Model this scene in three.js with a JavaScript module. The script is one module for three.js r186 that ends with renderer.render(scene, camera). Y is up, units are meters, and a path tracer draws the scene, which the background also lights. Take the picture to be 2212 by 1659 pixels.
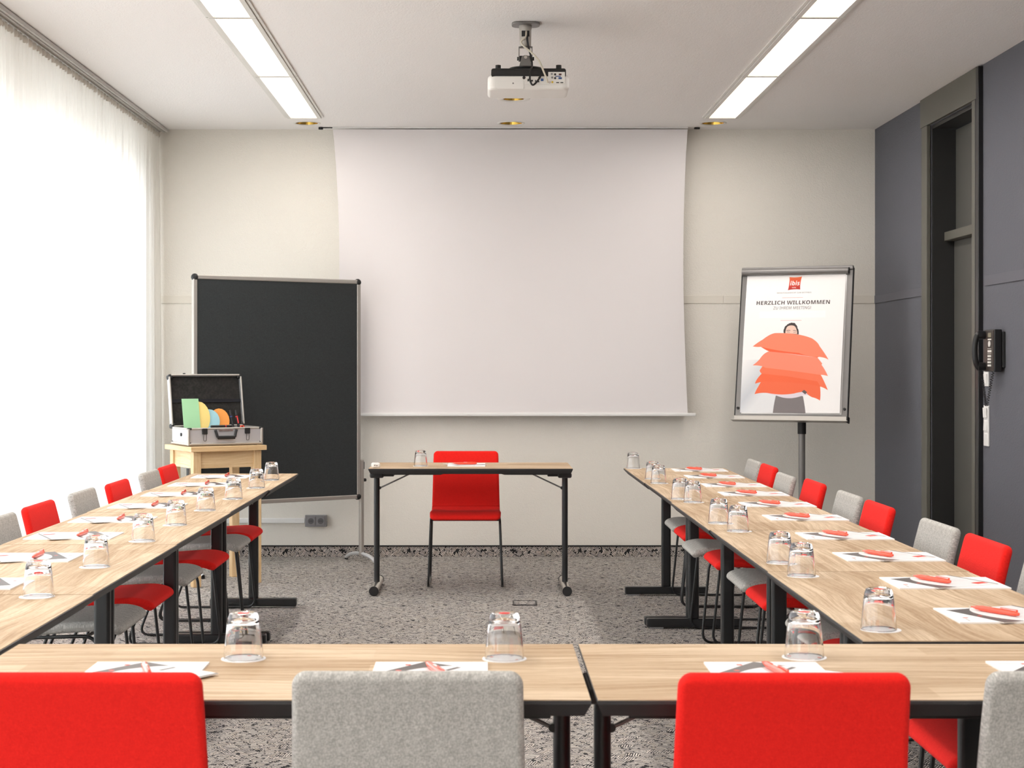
import * as THREE from 'three';
import { RoundedBoxGeometry } from 'three/addons/geometries/RoundedBoxGeometry.js';
import { mergeGeometries, mergeVertices } from 'three/addons/utils/BufferGeometryUtils.js';
import { RectAreaLightUniformsLib } from 'three/addons/lights/RectAreaLightUniformsLib.js';

// ---------------------------------------------------------------- camera, sky, exposure
RectAreaLightUniformsLib.init();
const scene = new THREE.Scene();
const renderer = new THREE.WebGLRenderer();
renderer.toneMapping = THREE.LinearToneMapping;
renderer.toneMappingExposure = 1.85;
renderer.shadowMap.enabled = true;

const EYE = 1.34;                                              // lens height above the carpet, metres
const camera = new THREE.PerspectiveCamera(26.52, 2212 / 1659, 0.05, 200);
camera.position.set(0, EYE, 0);
camera.lookAt(0, EYE, -10);
camera.setViewOffset(2212, 1659, 66, 39.5, 2212, 1659);        // shift lens
camera.focus = 7.5;
camera.userData.fStop = 11;
scene.add(camera);

const SKY = 3.6;
scene.background = new THREE.Color().setRGB(0.92 * SKY, 0.985 * SKY, 1.08 * SKY);   // bright overcast sky

const PANEL_LIGHT = 10;                                       // ceiling panels
const PANEL_COLOR = new THREE.Color().setRGB(1.0, 0.96, 0.93);

// ---------------------------------------------------------------- helpers
let rs = 20240607;
const rnd = () => { rs = (rs + 0x6d2b79f5) | 0; let t = Math.imul(rs ^ (rs >>> 15), 1 | rs); t = (t + Math.imul(t ^ (t >>> 7), 61 | t)) ^ t; return ((t ^ (t >>> 14)) >>> 0) / 4294967296; };
const R = (d) => d * Math.PI / 180;
const V = (x, y, z) => new THREE.Vector3(x, y, z);
const ORD = ['first', 'second', 'third', 'fourth', 'fifth', 'sixth', 'seventh', 'eighth', 'ninth', 'tenth'];

const taken = {};
function numbered(name) {
  if (!(name in taken)) { taken[name] = 0; return name; }
  taken[name] += 1;
  return name + '_' + String(taken[name]).padStart(3, '0');
}
function mesh(name, geo, mat, parent) {
  const m = new THREE.Mesh(geo, mat);
  m.castShadow = m.receiveShadow = true;
  m.name = name;
  if (parent) parent.add(m);
  return m;
}
function thing(name, label, category, pos = [0, 0, 0], turn = 0, group) {
  const g = new THREE.Group();
  g.name = numbered(name);
  g.position.set(...pos); g.rotation.y = turn;
  g.userData = { label, category };
  if (group) g.userData.group = group;
  scene.add(g);
  return g;
}
function single(name, geo, mat, label, category, pos = [0, 0, 0], turn = 0, group) {
  const m = mesh(numbered(name), geo, mat, scene);
  m.position.set(...pos); m.rotation.y = turn;
  m.userData = { label, category };
  if (group) m.userData.group = group;
  return m;
}
function copyOf(root, pos, turn, label, group) {
  const c = root.clone();
  c.name = numbered(root.userData.base);
  c.position.set(...pos); c.rotation.y = turn;
  c.userData = { label, category: root.userData.category, group };
  scene.add(c);
  return c;
}
function struct(name, geo, mat, label, pos = [0, 0, 0]) {
  const m = mesh(name, geo, mat, scene);
  m.position.set(...pos);
  m.userData = { kind: 'structure', label, category: name.split('_')[0] };
  return m;
}
function structGroup(name, label) {
  const g = new THREE.Group();
  g.name = name; g.userData = { kind: 'structure', label, category: name.split('_')[0] };
  scene.add(g);
  return g;
}
const clean = (g) => { const n = g.index ? g.toNonIndexed() : g; for (const k of Object.keys(n.attributes)) if (!['position', 'normal', 'uv'].includes(k)) n.deleteAttribute(k); n.clearGroups?.(); return n; };
const merge = (list) => mergeGeometries(list.map(clean));
function bx(w, h, d, x = 0, y = 0, z = 0, r = 0) {
  const g = r ? new RoundedBoxGeometry(w, h, d, 2, Math.min(r, w / 2.01, h / 2.01, d / 2.01)) : new THREE.BoxGeometry(w, h, d);
  g.translate(x, y, z);
  return g;
}
function cyl(a, b, r0, r1 = r0, seg = 20) {
  const A = V(...a), B = V(...b), L = A.distanceTo(B);
  const g = new THREE.CylinderGeometry(r1, r0, L, seg);
  g.applyQuaternion(new THREE.Quaternion().setFromUnitVectors(V(0, 1, 0), B.clone().sub(A).normalize()));
  g.translate((A.x + B.x) / 2, (A.y + B.y) / 2, (A.z + B.z) / 2);
  return g;
}
function lathe(pts, seg = 40) { return new THREE.LatheGeometry(pts.map((p) => new THREE.Vector2(p[0], p[1])), seg); }
// a rod that follows straight runs with rounded bends
function rod(pts, r, bend = 0.03, seg = 10, closed = false) {
  const path = new THREE.CurvePath(), P = pts.map((p) => V(...p));
  const n = P.length, corner = (i) => {
    const p = P[i], a = P[(i - 1 + n) % n].clone().sub(p), b = P[(i + 1) % n].clone().sub(p);
    const k = Math.min(bend, a.length() * 0.45, b.length() * 0.45);
    return [p.clone().addScaledVector(a.normalize(), k), p, p.clone().addScaledVector(b.normalize(), k)];
  };
  let last = closed ? null : P[0], first = null, len = 0;
  for (let i = closed ? 0 : 1; i < (closed ? n : n - 1); i++) {
    const [s, m, e] = corner(i);
    if (last) path.add(new THREE.LineCurve3(last, s)); else first = s;
    path.add(new THREE.QuadraticBezierCurve3(s, m, e));
    last = e;
  }
  path.add(new THREE.LineCurve3(last, closed ? first : P[n - 1]));
  len = path.getLength();
  return new THREE.TubeGeometry(path, Math.max(12, Math.round(len / 0.014)), r, seg, closed);
}
function tube(pts, r, seg = 48, rad = 8) { return new THREE.TubeGeometry(new THREE.CatmullRomCurve3(pts.map((p) => V(...p)), false, 'centripetal'), seg, r, rad); }
// uv in metres divided by s, by the dominant axis of each triangle
function boxUV(geo, s = 1, ox = 0, oy = 0, swap = false) {
  const g = geo.index ? geo.toNonIndexed() : geo, p = g.attributes.position, uv = new Float32Array(p.count * 2);
  const a = V(), b = V(), c = V(), n = V();
  for (let i = 0; i < p.count; i += 3) {
    a.fromBufferAttribute(p, i); b.fromBufferAttribute(p, i + 1); c.fromBufferAttribute(p, i + 2);
    n.subVectors(b, a).cross(c.clone().sub(a));
    const ax = Math.abs(n.x), ay = Math.abs(n.y), az = Math.abs(n.z);
    [a, b, c].forEach((q, k) => {
      let u, v;
      if (ay >= ax && ay >= az) { u = q.x; v = q.z; } else if (ax >= az) { u = q.z; v = q.y; } else { u = q.x; v = q.y; }
      if (swap) [u, v] = [v, u];
      uv[(i + k) * 2] = u / s + ox; uv[(i + k) * 2 + 1] = v / s + oy;
    });
  }
  g.setAttribute('uv', new THREE.BufferAttribute(uv, 2));
  return g;
}
function slab(shape, t, holes = []) { for (const h of holes) shape.holes.push(h); return new THREE.ExtrudeGeometry(shape, { depth: t, bevelEnabled: false, curveSegments: 40 }); }
function rectShape(x0, y0, x1, y1) { const s = new THREE.Shape(); s.moveTo(x0, y0); s.lineTo(x1, y0); s.lineTo(x1, y1); s.lineTo(x0, y1); s.closePath(); return s; }
function roundRect(w, h, r) {
  const s = new THREE.Shape(), x = -w / 2, y = -h / 2;
  s.moveTo(x + r, y); s.lineTo(x + w - r, y); s.quadraticCurveTo(x + w, y, x + w, y + r); s.lineTo(x + w, y + h - r); s.quadraticCurveTo(x + w, y + h, x + w - r, y + h);
  s.lineTo(x + r, y + h); s.quadraticCurveTo(x, y + h, x, y + h - r); s.lineTo(x, y + r); s.quadraticCurveTo(x, y, x + r, y);
  return s;
}
function extrude(shape, d, bevel = 0.002, seg = 2) { return new THREE.ExtrudeGeometry(shape, { depth: d, bevelEnabled: bevel > 0, bevelSize: bevel, bevelThickness: bevel, bevelSegments: seg, curveSegments: 10 }); }

// ---------------------------------------------------------------- textures
function valueNoise(nx, ny) {                                  // tileable value noise on an nx by ny lattice
  const t = new Float32Array(nx * ny).map(() => rnd());
  return (u, v) => {
    const x = u * nx, y = v * ny, xi = Math.floor(x), yi = Math.floor(y);
    let fx = x - xi, fy = y - yi; fx = fx * fx * (3 - 2 * fx); fy = fy * fy * (3 - 2 * fy);
    const g = (i, j) => t[(((j % ny) + ny) % ny) * nx + ((i % nx) + nx) % nx];
    return (g(xi, yi) * (1 - fx) + g(xi + 1, yi) * fx) * (1 - fy) + (g(xi, yi + 1) * (1 - fx) + g(xi + 1, yi + 1) * fx) * fy;
  };
}
function dataTex(n, m, f, srgb = true) {
  const d = new Uint8Array(n * m * 4);
  for (let j = 0; j < m; j++) for (let i = 0; i < n; i++) {
    const c = f((i + 0.5) / n, (j + 0.5) / m), k = (j * n + i) * 4;
    d[k] = Math.max(0, Math.min(255, c[0])); d[k + 1] = Math.max(0, Math.min(255, c[1])); d[k + 2] = Math.max(0, Math.min(255, c[2])); d[k + 3] = 255;
  }
  const t = new THREE.DataTexture(d, n, m);
  t.wrapS = t.wrapT = THREE.RepeatWrapping; t.magFilter = THREE.LinearFilter; t.minFilter = THREE.LinearMipmapLinearFilter; t.generateMipmaps = true;
  if (srgb) t.colorSpace = THREE.SRGBColorSpace;
  t.needsUpdate = true;
  return t;
}
function canvasTex(w, h, draw, wrap = false) {
  const c = document.createElement('canvas'); c.width = w; c.height = h;
  draw(c.getContext('2d'), w, h);
  const t = new THREE.CanvasTexture(c);
  t.colorSpace = THREE.SRGBColorSpace; t.magFilter = THREE.LinearFilter;
  if (wrap) t.wrapS = t.wrapT = THREE.RepeatWrapping;
  return t;
}
// woodchip wallpaper relief, one tile is 0.6 m
const chipTex = (() => {
  const a = valueNoise(110, 110), b = valueNoise(220, 220), c = valueNoise(40, 40);
  return dataTex(512, 512, (u, v) => { const h = 255 * (0.45 * a(u, v) + 0.35 * b(u, v) + 0.2 * c(u, v)); return [h, h, h]; }, false);
})();
// carpet: dark ground with patches of short pale strokes; one tile is 1.2 m
const carpetTex = canvasTex(2048, 2048, (g, W) => {
  g.fillStyle = 'rgb(30,29,31)'; g.fillRect(0, 0, W, W);
  const m = W / 1.2, dirs = [28, -34, 58, -54, 4, 72];
  const pale = ['rgb(222,214,205)', 'rgb(206,198,191)', 'rgb(232,224,214)', 'rgb(190,183,178)', 'rgb(214,203,190)'];
  g.lineCap = 'round';
  for (let i = 0; i < 2250; i++) {                              // patches of parallel strokes: a loose layer, then a jittered one in staggered rows over it
    const j = i - 1500, row = Math.floor(j / 25);
    const ang = R(dirs[Math.floor(rnd() * (rnd() < 0.75 ? 4 : 6))] + (rnd() - 0.5) * 16), k = 5 + Math.floor(rnd() * 2);
    const cx = j < 0 ? rnd() * 1.2 : (j % 25 + (row % 2) * 0.5 + (rnd() - 0.5) * 0.5) * 0.048, cy = j < 0 ? rnd() * 1.2 : (row + 0.5 + (rnd() - 0.5) * 0.5) * 0.04;
    const st = []; for (let q = 0; q < k; q++) st.push([(q - (k - 1) / 2) * 0.0086, 0.013 + rnd() * 0.009, (rnd() - 0.5) * 0.01, pale[Math.floor(rnd() * 5)], 0.0038 + rnd() * 0.0014]);
    for (let a = -1; a <= 1; a++) for (let b = -1; b <= 1; b++) {
      const X = cx + a * 1.2, Y = cy + b * 1.2;
      if (X < -0.05 || X > 1.25 || Y < -0.05 || Y > 1.25) continue;
      g.save(); g.translate(X * m, Y * m); g.rotate(ang);
      g.fillStyle = 'rgb(30,29,31)'; g.fillRect(-0.021 * m, -(k / 2) * 0.0086 * m, 0.042 * m, k * 0.0086 * m);
      for (const [o, L, sh, col, w] of st) { g.strokeStyle = col; g.lineWidth = w * m; g.beginPath(); g.moveTo((sh - L) * m, o * m); g.lineTo((sh + L) * m, o * m); g.stroke(); }
      g.restore();
    }
  }
}, true);
// laminate oak, grain along u; one tile is 1.2 m by 1.2 m, printed in staves
function woodTex(base, dark, staves, amount, n = 1024) {
  const fine = valueNoise(10, 420), mid = valueNoise(5, 130), wide = valueNoise(3, 14), warp = valueNoise(4, 8), pore = valueNoise(60, 500);
  const tone = []; for (let i = 0; i < staves; i++) { tone.push([rnd(), rnd(), rnd(), 0.2 + rnd() * 0.6]); }
  return dataTex(n, n, (u, v) => {
    const s = Math.floor(v * staves) % staves, part = u < tone[s][3] ? tone[s][0] : tone[s][1];
    const vv = v + (warp(u, v) - 0.5) * 0.035;
    let k = 0.34 * fine(u, vv) + 0.30 * mid(u, vv) + 0.2 * wide(u, vv) + 0.16 * Math.pow(pore(u, v), 3);
    k = (k - 0.42) * 1.5 * amount + (part - 0.5) * 0.30 * amount + 0.35;
    k = Math.max(0, Math.min(1, k));
    return [0, 1, 2].map((c) => base[c] * (1 - k) + dark[c] * k);
  });
}
const oakTex = woodTex([218, 195, 166], [162, 132, 99], 14, 1.0);
const beechTex = woodTex([236, 210, 168], [196, 156, 106], 9, 0.8, 512);
// melange felt; one tile is 0.12 m
function feltTex(a, b) {
  const f = valueNoise(96, 96), m = valueNoise(40, 40), h = valueNoise(96, 30), q = valueNoise(30, 96);
  return dataTex(384, 384, (u, v) => { const k = Math.max(0, Math.min(1, (0.3 * f(u, v) + 0.2 * m(u, v) + 0.25 * h(u, v) + 0.25 * q(u, v) - 0.5) * 2.2 + 0.5)); return [0, 1, 2].map((c) => a[c] * (1 - k) + b[c] * k); });
}
const feltBump = feltTex([90, 90, 90], [200, 200, 200]); feltBump.colorSpace = THREE.NoColorSpace;
const speckle = (a, b, n = 128) => { const f = valueNoise(n, n), g = valueNoise(n / 4, n / 4); return dataTex(256, 256, (u, v) => { const k = 0.65 * f(u, v) + 0.35 * g(u, v); return [0, 1, 2].map((c) => a[c] * (1 - k) + b[c] * k); }); };

// ---------------------------------------------------------------- materials
const std = (o) => new THREE.MeshStandardMaterial(o);
const phys = (o) => new THREE.MeshPhysicalMaterial(o);
const rgb = (r, g, b) => new THREE.Color(`rgb(${r},${g},${b})`);
const M = {
  wall: std({ color: rgb(234, 229, 219), roughness: 0.92, bumpMap: chipTex, bumpScale: 0.0022 }),
  ceiling: std({ color: rgb(244, 241, 238), roughness: 0.95, bumpMap: chipTex, bumpScale: 0.0012 }),
  darkWall: std({ color: rgb(96, 97, 104), roughness: 0.88, bumpMap: chipTex, bumpScale: 0.0014 }),
  darkTrim: std({ color: rgb(99, 99, 106), roughness: 0.85 }),
  wallTrim: std({ color: rgb(229, 223, 211), roughness: 0.85 }),
  carpet: std({ map: carpetTex, roughness: 0.97 }),
  doorFrame: std({ color: rgb(94, 92, 84), roughness: 0.45 }),
  doorLeaf: std({ color: rgb(84, 83, 78), roughness: 0.5 }),
  jamb: std({ color: rgb(34, 34, 33), roughness: 0.5 }),
  black: std({ color: rgb(24, 24, 25), roughness: 0.55 }),
  blackGloss: std({ color: rgb(22, 22, 24), roughness: 0.35 }),
  steelBlack: phys({ color: rgb(27, 29, 31), roughness: 0.38, metalness: 0.1, clearcoat: 0.3, clearcoatRoughness: 0.3 }),
  edge: std({ color: rgb(52, 51, 52), roughness: 0.5 }),
  oak: phys({ map: oakTex, roughness: 0.62, specularIntensity: 0.5 }),
  beech: std({ map: beechTex, roughness: 0.5 }),
  red: std({ map: feltTex([246, 30, 18], [234, 20, 10]), bumpMap: feltBump, bumpScale: 0.0006, roughness: 0.95 }),
  grey: std({ map: feltTex([206, 203, 197], [156, 153, 147]), bumpMap: feltBump, bumpScale: 0.0006, roughness: 0.95 }),
  pinFelt: std({ map: speckle([54, 58, 59], [41, 44, 45]), roughness: 0.97 }),
  alu: std({ color: rgb(184, 179, 172), roughness: 0.4, metalness: 0.6 }),
  aluBright: std({ color: rgb(214, 214, 216), roughness: 0.42, metalness: 0.65 }),
  steelGrey: std({ color: rgb(132, 129, 127), roughness: 0.45, metalness: 0.5 }),
  chrome: std({ color: rgb(200, 196, 190), roughness: 0.22, metalness: 0.95 }),
  white: std({ color: rgb(236, 235, 232), roughness: 0.5 }),
  paper: std({ color: rgb(246, 244, 242), roughness: 0.85 }),
  plasticWhite: std({ color: rgb(232, 229, 223), roughness: 0.4 }),
  plasticGrey: std({ color: rgb(140, 138, 140), roughness: 0.5 }),
  foam: std({ map: speckle([52, 50, 47], [26, 25, 24]), roughness: 0.97 }),
  gold: std({ color: rgb(214, 176, 84), roughness: 0.16, metalness: 1.0 }),
  glass: phys({ color: 0xffffff, roughness: 0.0, transmission: 1, thickness: 0.003, ior: 1.5 }),
  pane: phys({ color: 0xffffff, roughness: 0.0, transmission: 1, thickness: 0, ior: 1.5 }),
  curtain: phys({ color: rgb(250, 248, 244), roughness: 0.86, transmission: 0.62, thickness: 0, ior: 1.2, side: THREE.DoubleSide }),
  tape: phys({ color: rgb(226, 220, 210), roughness: 0.95, transmission: 0.3, thickness: 0, side: THREE.DoubleSide }),
  rail: std({ color: rgb(206, 204, 201), roughness: 0.45 }),
  screen: std({ color: rgb(235, 230, 229), roughness: 0.9, side: THREE.DoubleSide }),
  panel: phys({ color: rgb(250, 244, 230), roughness: 0.4, emissive: new THREE.Color().setRGB(1.0, 0.83, 0.62), emissiveIntensity: 1.0 }),
  fixture: std({ color: rgb(226, 224, 218), roughness: 0.4 }),
  redPen: phys({ color: rgb(246, 82, 52), roughness: 0.25, clearcoat: 0.6 }),
  redInk: std({ color: rgb(214, 48, 36), roughness: 0.6 }),
};
const PI2 = Math.PI / 2;

// ---------------------------------------------------------------- room
const WB = 11.45, XR = 2.765, XL = -2.5, CEIL = 3.0, ZR = 3.6, TH = 0.25;   // back wall depth, side walls, ceiling, rear wall
{
  struct('floor', boxUV(bx(XR - XL + 2 * TH + 0.2, 0.2, WB + ZR + 2 * TH, (XR + XL) / 2, -0.1, (ZR - WB) / 2), 1.2), M.carpet, 'grey carpet of short pale strokes on dark ground');
  // ceiling with round openings for the recessed downlights
  const cs = rectShape(XL - TH, -ZR - TH, XR + TH + 0.2, WB + TH), holes = [];
  for (const [x, d] of [[-1.194, 11.15], [0.203, 11.15], [1.584, 11.15], [0.2, 10.12]]) { const h = new THREE.Path(); h.absarc(x, d, 0.083, 0, Math.PI * 2, true); holes.push(h); }
  const cg = slab(cs, 0.2, holes); cg.rotateX(-PI2); cg.translate(0, CEIL, 0);
  struct('ceiling', boxUV(cg, 0.6), M.ceiling, 'off-white textured ceiling');
  struct('wall_back', boxUV(bx(XR - XL + 2 * TH + 0.2, CEIL, TH, (XR + XL) / 2, CEIL / 2, -WB - TH / 2), 0.6), M.wall, 'cream textured wall behind the projection screen');
  struct('wall_rear', boxUV(bx(XR - XL + 2 * TH + 0.2, CEIL, TH, (XR + XL) / 2, CEIL / 2, ZR + TH / 2), 0.6), M.wall, 'cream textured wall behind the camera');
  // dark wall with the door opening
  const ws = rectShape(-ZR, 0, WB, CEIL), dh = new THREE.Path();
  dh.moveTo(9.12, 0.0); dh.lineTo(10.04, 0.0); dh.lineTo(10.04, 2.82); dh.lineTo(9.12, 2.82); dh.closePath();
  const s2 = new THREE.Shape(); [[-ZR, 0], [9.12, 0], [9.12, 2.82], [10.04, 2.82], [10.04, 0], [WB, 0], [WB, CEIL], [-ZR, CEIL]].forEach((p, i) => (i ? s2.lineTo(...p) : s2.moveTo(...p)));
  const wg = slab(s2, TH + 0.2); wg.rotateY(PI2); wg.translate(XR, 0, 0);
  struct('wall_right', boxUV(wg, 0.6), M.darkWall, 'dark blue-grey textured wall with the door');
  // window wall: sill, lintel and piers
  const wl = [bx(TH, 0.12, WB + ZR, XL - TH / 2, 0.06, (ZR - WB) / 2), bx(TH, CEIL - 2.74, WB + ZR, XL - TH / 2, (CEIL + 2.74) / 2, (ZR - WB) / 2)];
  const piers = [[WB, 11.0], [8.2, 8.0], [5.0, 4.8], [1.8, 1.6], [-1.4, -1.6], [-3.4, -ZR]];
  for (const [a, b] of piers) wl.push(bx(TH, 2.62, a - b, XL - TH / 2, 1.43, -(a + b) / 2));
  struct('wall_left', boxUV(merge(wl), 0.6), M.wall, 'window wall behind the sheer curtain');
  for (let k = 0; k < 5; k++) {
    const a = piers[k][1], b = piers[k + 1][0], w = structGroup('window_' + (k + 1), 'tall glazed window bay behind the sheer curtain'), x = XL - 0.16;
    const f = [bx(0.06, 0.06, a - b, x, 0.15, -(a + b) / 2), bx(0.06, 0.06, a - b, x, 2.71, -(a + b) / 2), bx(0.06, 0.07, a - b, x, 2.05, -(a + b) / 2)];
    for (const q of [a - 0.03, (a + b) / 2, b + 0.03]) f.push(bx(0.06, 2.62, 0.06, x, 1.43, -q));
    mesh('window_frame', merge(f), M.white, w);
    const mid = (a + b) / 2;
    for (const [p, q] of [[a - 0.06, mid + 0.03], [mid - 0.03, b + 0.06]]) for (const [y0, y1] of [[0.18, 2.015], [2.085, 2.68]]) mesh('pane', bx(0.006, y1 - y0, p - q, x, (y0 + y1) / 2, -(p + q) / 2), M.pane, w);
  }
  struct('ground_outside', bx(40, 0.2, 60, -23, -0.32, -5), std({ color: rgb(176, 176, 170), roughness: 0.95 }), 'pale paving outside the windows');
  // skirting cut from the carpet, with a black edging
  const bb = structGroup('baseboard_back', 'carpet-covered skirting under the cream wall');
  mesh('carpet_strip', boxUV(bx(XR - XL, 0.07, 0.012, (XR + XL) / 2, 0.035, -WB + 0.006), 1.2), M.carpet, bb);
  mesh('edging', bx(XR - XL, 0.009, 0.016, (XR + XL) / 2, 0.0745, -WB + 0.008), M.black, bb);
  for (const [n, a, b] of [['baseboard_right_far', WB - 0.012, 10.2], ['baseboard_right_near', 8.94, -ZR]]) {
    const g = structGroup(n, 'carpet-covered skirting under the dark wall');
    mesh('carpet_strip', boxUV(bx(0.012, 0.07, a - b, XR - 0.006, 0.035, -(a + b) / 2), 1.2), M.carpet, g);
    mesh('edging', bx(0.016, 0.009, a - b, XR - 0.008, 0.0745, -(a + b) / 2), M.black, g);
  }
  // flat cover strips that run round the walls at 1.8 m
  const t1 = structGroup('trim_1', 'flat cover strip across the cream wall');
  for (const [x0, x1] of [[XL, -0.98], [1.3, 1.697], [1.70, XR - 0.004]]) mesh('strip', bx(x1 - x0, 0.055, 0.006, (x0 + x1) / 2, 1.805, -WB + 0.003, 0.0015), M.wallTrim, t1);
  const t2 = structGroup('trim_2', 'flat cover strip across the dark wall');
  for (const [a, b] of [[WB - 0.008, 10.17], [8.94, -ZR]]) mesh('strip', bx(0.006, 0.055, a - b, XR - 0.003, 1.805, -(a + b) / 2, 0.0015), M.darkTrim, t2);
}

// door in its deep frame
{
  const d = structGroup('door_1', 'dark olive-grey door with panel above, set deep in its frame'), x = XR;
  mesh('frame_post', bx(0.03, 2.82, 0.12, x - 0.007, 1.41, -10.1, 0.003), M.doorFrame, d);
  mesh('frame_post', bx(0.03, 2.82, 0.055, x - 0.007, 1.41, -9.092, 0.003), M.doorFrame, d);
  mesh('frame_head', bx(0.03, 0.176, 1.155, x - 0.007, 2.91, -9.615, 0.003), M.doorFrame, d);
  mesh('seal_strip', bx(0.026, 2.99, 0.028, x - 0.008, 1.497, -9.048, 0.003), M.black, d);
  mesh('seal_strip', bx(0.032, 2.99, 0.05, x - 0.011, 1.497, -9.005, 0.004), M.blackGloss, d);
  mesh('lining', bx(0.2, 2.81, 0.02, x + 0.11, 1.41, -10.029), M.jamb, d);
  mesh('lining', bx(0.2, 2.81, 0.02, x + 0.11, 1.41, -9.131), M.jamb, d);
  mesh('lining', bx(0.2, 0.02, 0.876, x + 0.11, 2.806, -9.58), M.jamb, d);
  const leaf = mesh('door_leaf', bx(0.05, 2.1, 0.87, x + 0.165, 1.055, -9.58, 0.004), M.doorLeaf, d);
  mesh('door_panel', bx(0.03, 0.63, 0.87, x + 0.165, 2.475, -9.58, 0.003), M.doorLeaf, d);
  mesh('transom_rail', bx(0.09, 0.055, 0.876, x + 0.125, 2.133, -9.58, 0.004), M.doorFrame, d);
  const h = mesh('handle', merge([cyl([x + 0.14, 1.05, -9.2], [x + 0.09, 1.05, -9.2], 0.009), cyl([x + 0.092, 1.05, -9.2], [x + 0.092, 1.05, -9.33], 0.009)]), M.alu, leaf);
  struct('corridor_floor', bx(1.2, 0.2, 2, x + 0.8, -0.1001, -9.6), M.jamb, 'threshold beyond the door');
}

// ---------------------------------------------------------------- ceiling lights
function ceilingPanel(x, dFar, len, row, k) {
  const t = thing('ceiling_light', `lit ceiling light panel, ${ORD[k]} from the screen in the row ${row}`, 'light', [x, CEIL, -(dFar - len / 2)], 0, 'ceiling light panels');
  const w = 0.173, L = len - 0.012;
  for (const s of [-1, 1]) {
    mesh('side_rail', merge([bx(0.026, 0.014, L, s * (w / 2 + 0.013), -0.007, 0, 0.002), bx(0.014, 0.008, L, s * (w / 2 + 0.035), -0.004, 0, 0.001)]), M.fixture, t);
    mesh('end_rail', bx(w, 0.012, 0.012, 0, -0.006, s * (L / 2 - 0.006), 0.001), M.fixture, t);
  }
  mesh('diffuser', bx(w, 0.006, L - 0.024, 0, -0.0035, 0), M.panel, t);
  const l = new THREE.RectAreaLight(PANEL_COLOR, PANEL_LIGHT, w - 0.016, L - 0.07);
  l.position.set(0, -0.0085, 0); l.rotation.x = -PI2;
  t.add(l);
}
for (const [x, row] of [[-1.18, 'nearer the curtain'], [1.6, 'nearer the dark wall']]) for (let k = 0; k < 9; k++) ceilingPanel(x, 10.87 - k * 1.57, 1.57, row, k);

[[-1.194, 11.15, 'gold reflector downlight between the curtain-side light row and the screen', 0], [0.203, 11.15, 'gold reflector downlight above the middle of the projection screen', 0],
  [1.584, 11.15, 'gold reflector downlight between the light row near the dark wall and the screen', 0], [0.2, 10.12, 'cream-rimmed downlight on the ceiling just behind the projector', 1]].forEach(([x, d, label, cream]) => {
  const t = thing('downlight', label, 'downlight', [x, CEIL, -d], 0, 'recessed downlights');
  const rim = cream ? [[0.066, -0.002], [0.07, -0.007], [0.085, -0.009], [0.1, -0.006], [0.104, 0]] : [[0.078, 0.001], [0.08, -0.004], [0.09, -0.005], [0.095, 0]];
  mesh('rim', lathe(rim), cream ? M.plasticWhite : M.fixture, t);
  mesh('reflector', lathe([[0.08, -0.002], [0.076, 0.03], [0.066, 0.07], [0.05, 0.11], [0.0, 0.13]]), M.gold, t);
  for (const s of [-1, 1]) mesh('lamp_tube', cyl([s * 0.022, 0.12, 0], [s * 0.022, 0.045, 0], 0.011), cream ? M.steelGrey : M.plasticWhite, t);
});

// ---------------------------------------------------------------- curtain and rail
{
  const x0 = -2.26, zA = 11.4, zB = -3.4, yT = 2.968, yB = 0.03, cols = 2300, rows = 14;
  const n1 = valueNoise(97, 3), n2 = valueNoise(31, 3), n3 = valueNoise(220, 3);
  const pos = [], idx = [];
  for (let i = 0; i <= cols; i++) {
    const u = i / cols, z = zA + (zB - zA) * u;
    for (let j = 0; j <= rows; j++) {
      const v = j / rows, y = yT + (yB - yT) * Math.pow(v, 1.25), top = Math.exp(-v * 7);
      const ph = u * 14.8 / 0.115 * Math.PI * 2 + 5 * n2(u, 0.1);
      const wide = Math.sin(ph * 0.5 + 6 * n1(u, 0.3)) * 0.5 + Math.sin(ph + 4 * n1(u, 0.6)) * 0.28;
      const fine = Math.sin(ph * 2.1 + 5 * n3(u, 0.2));
      const amp = 0.018 + 0.03 * v;
      pos.push(x0 + (1 - top) * amp * wide * (0.6 + 0.8 * n2(u, 0.5)) + (0.006 + 0.008 * top) * fine * (1 - 0.6 * v), y, -z);
    }
  }
  for (let i = 0; i < cols; i++) for (let j = 0; j < rows; j++) { const a = i * (rows + 1) + j, b = a + rows + 1; idx.push(a, b, a + 1, b, b + 1, a + 1); }
  const g = new THREE.BufferGeometry();
  g.setAttribute('position', new THREE.Float32BufferAttribute(pos, 3)); g.setIndex(idx); g.computeVertexNormals();
  const t = thing('curtain', 'floor-length sheer white curtain covering the window wall', 'curtain', [0, 0, 0]);
  mesh('sheer_fabric', g, M.curtain, t);
  // gathered header: a row of soft loops under the rail
  const loops = [];
  for (let z = 11.36; z > 6.6; z -= 0.085) { const s = new THREE.SphereGeometry(1, 10, 8); s.scale(0.014, 0.02, 0.046); s.translate(x0 + 0.004, 2.95, -z); loops.push(s); }
  mesh('gathered_header', merge(loops), M.tape, t);
  const r = thing('curtain_rail', 'aluminium curtain rail along the ceiling above the sheer curtain', 'rail', [0, 0, 0]);
  const zc = -(zA - 0.03 + zB) / 2, L = zA + 0.03 - zB;
  mesh('rail_body', bx(0.075, 0.014, L, -2.235, CEIL - 0.011, -(zA + 0.03 + zB) / 2, 0.002), M.rail, r);
  mesh('track_lip', merge([bx(0.012, 0.012, L, -2.206, CEIL - 0.019, -(zA + 0.03 + zB) / 2, 0.002), bx(0.012, 0.012, L, -2.228, CEIL - 0.019, -(zA + 0.03 + zB) / 2, 0.002), bx(0.012, 0.012, L, -2.258, CEIL - 0.019, -(zA + 0.03 + zB) / 2, 0.002)]), M.rail, r);
}

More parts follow.
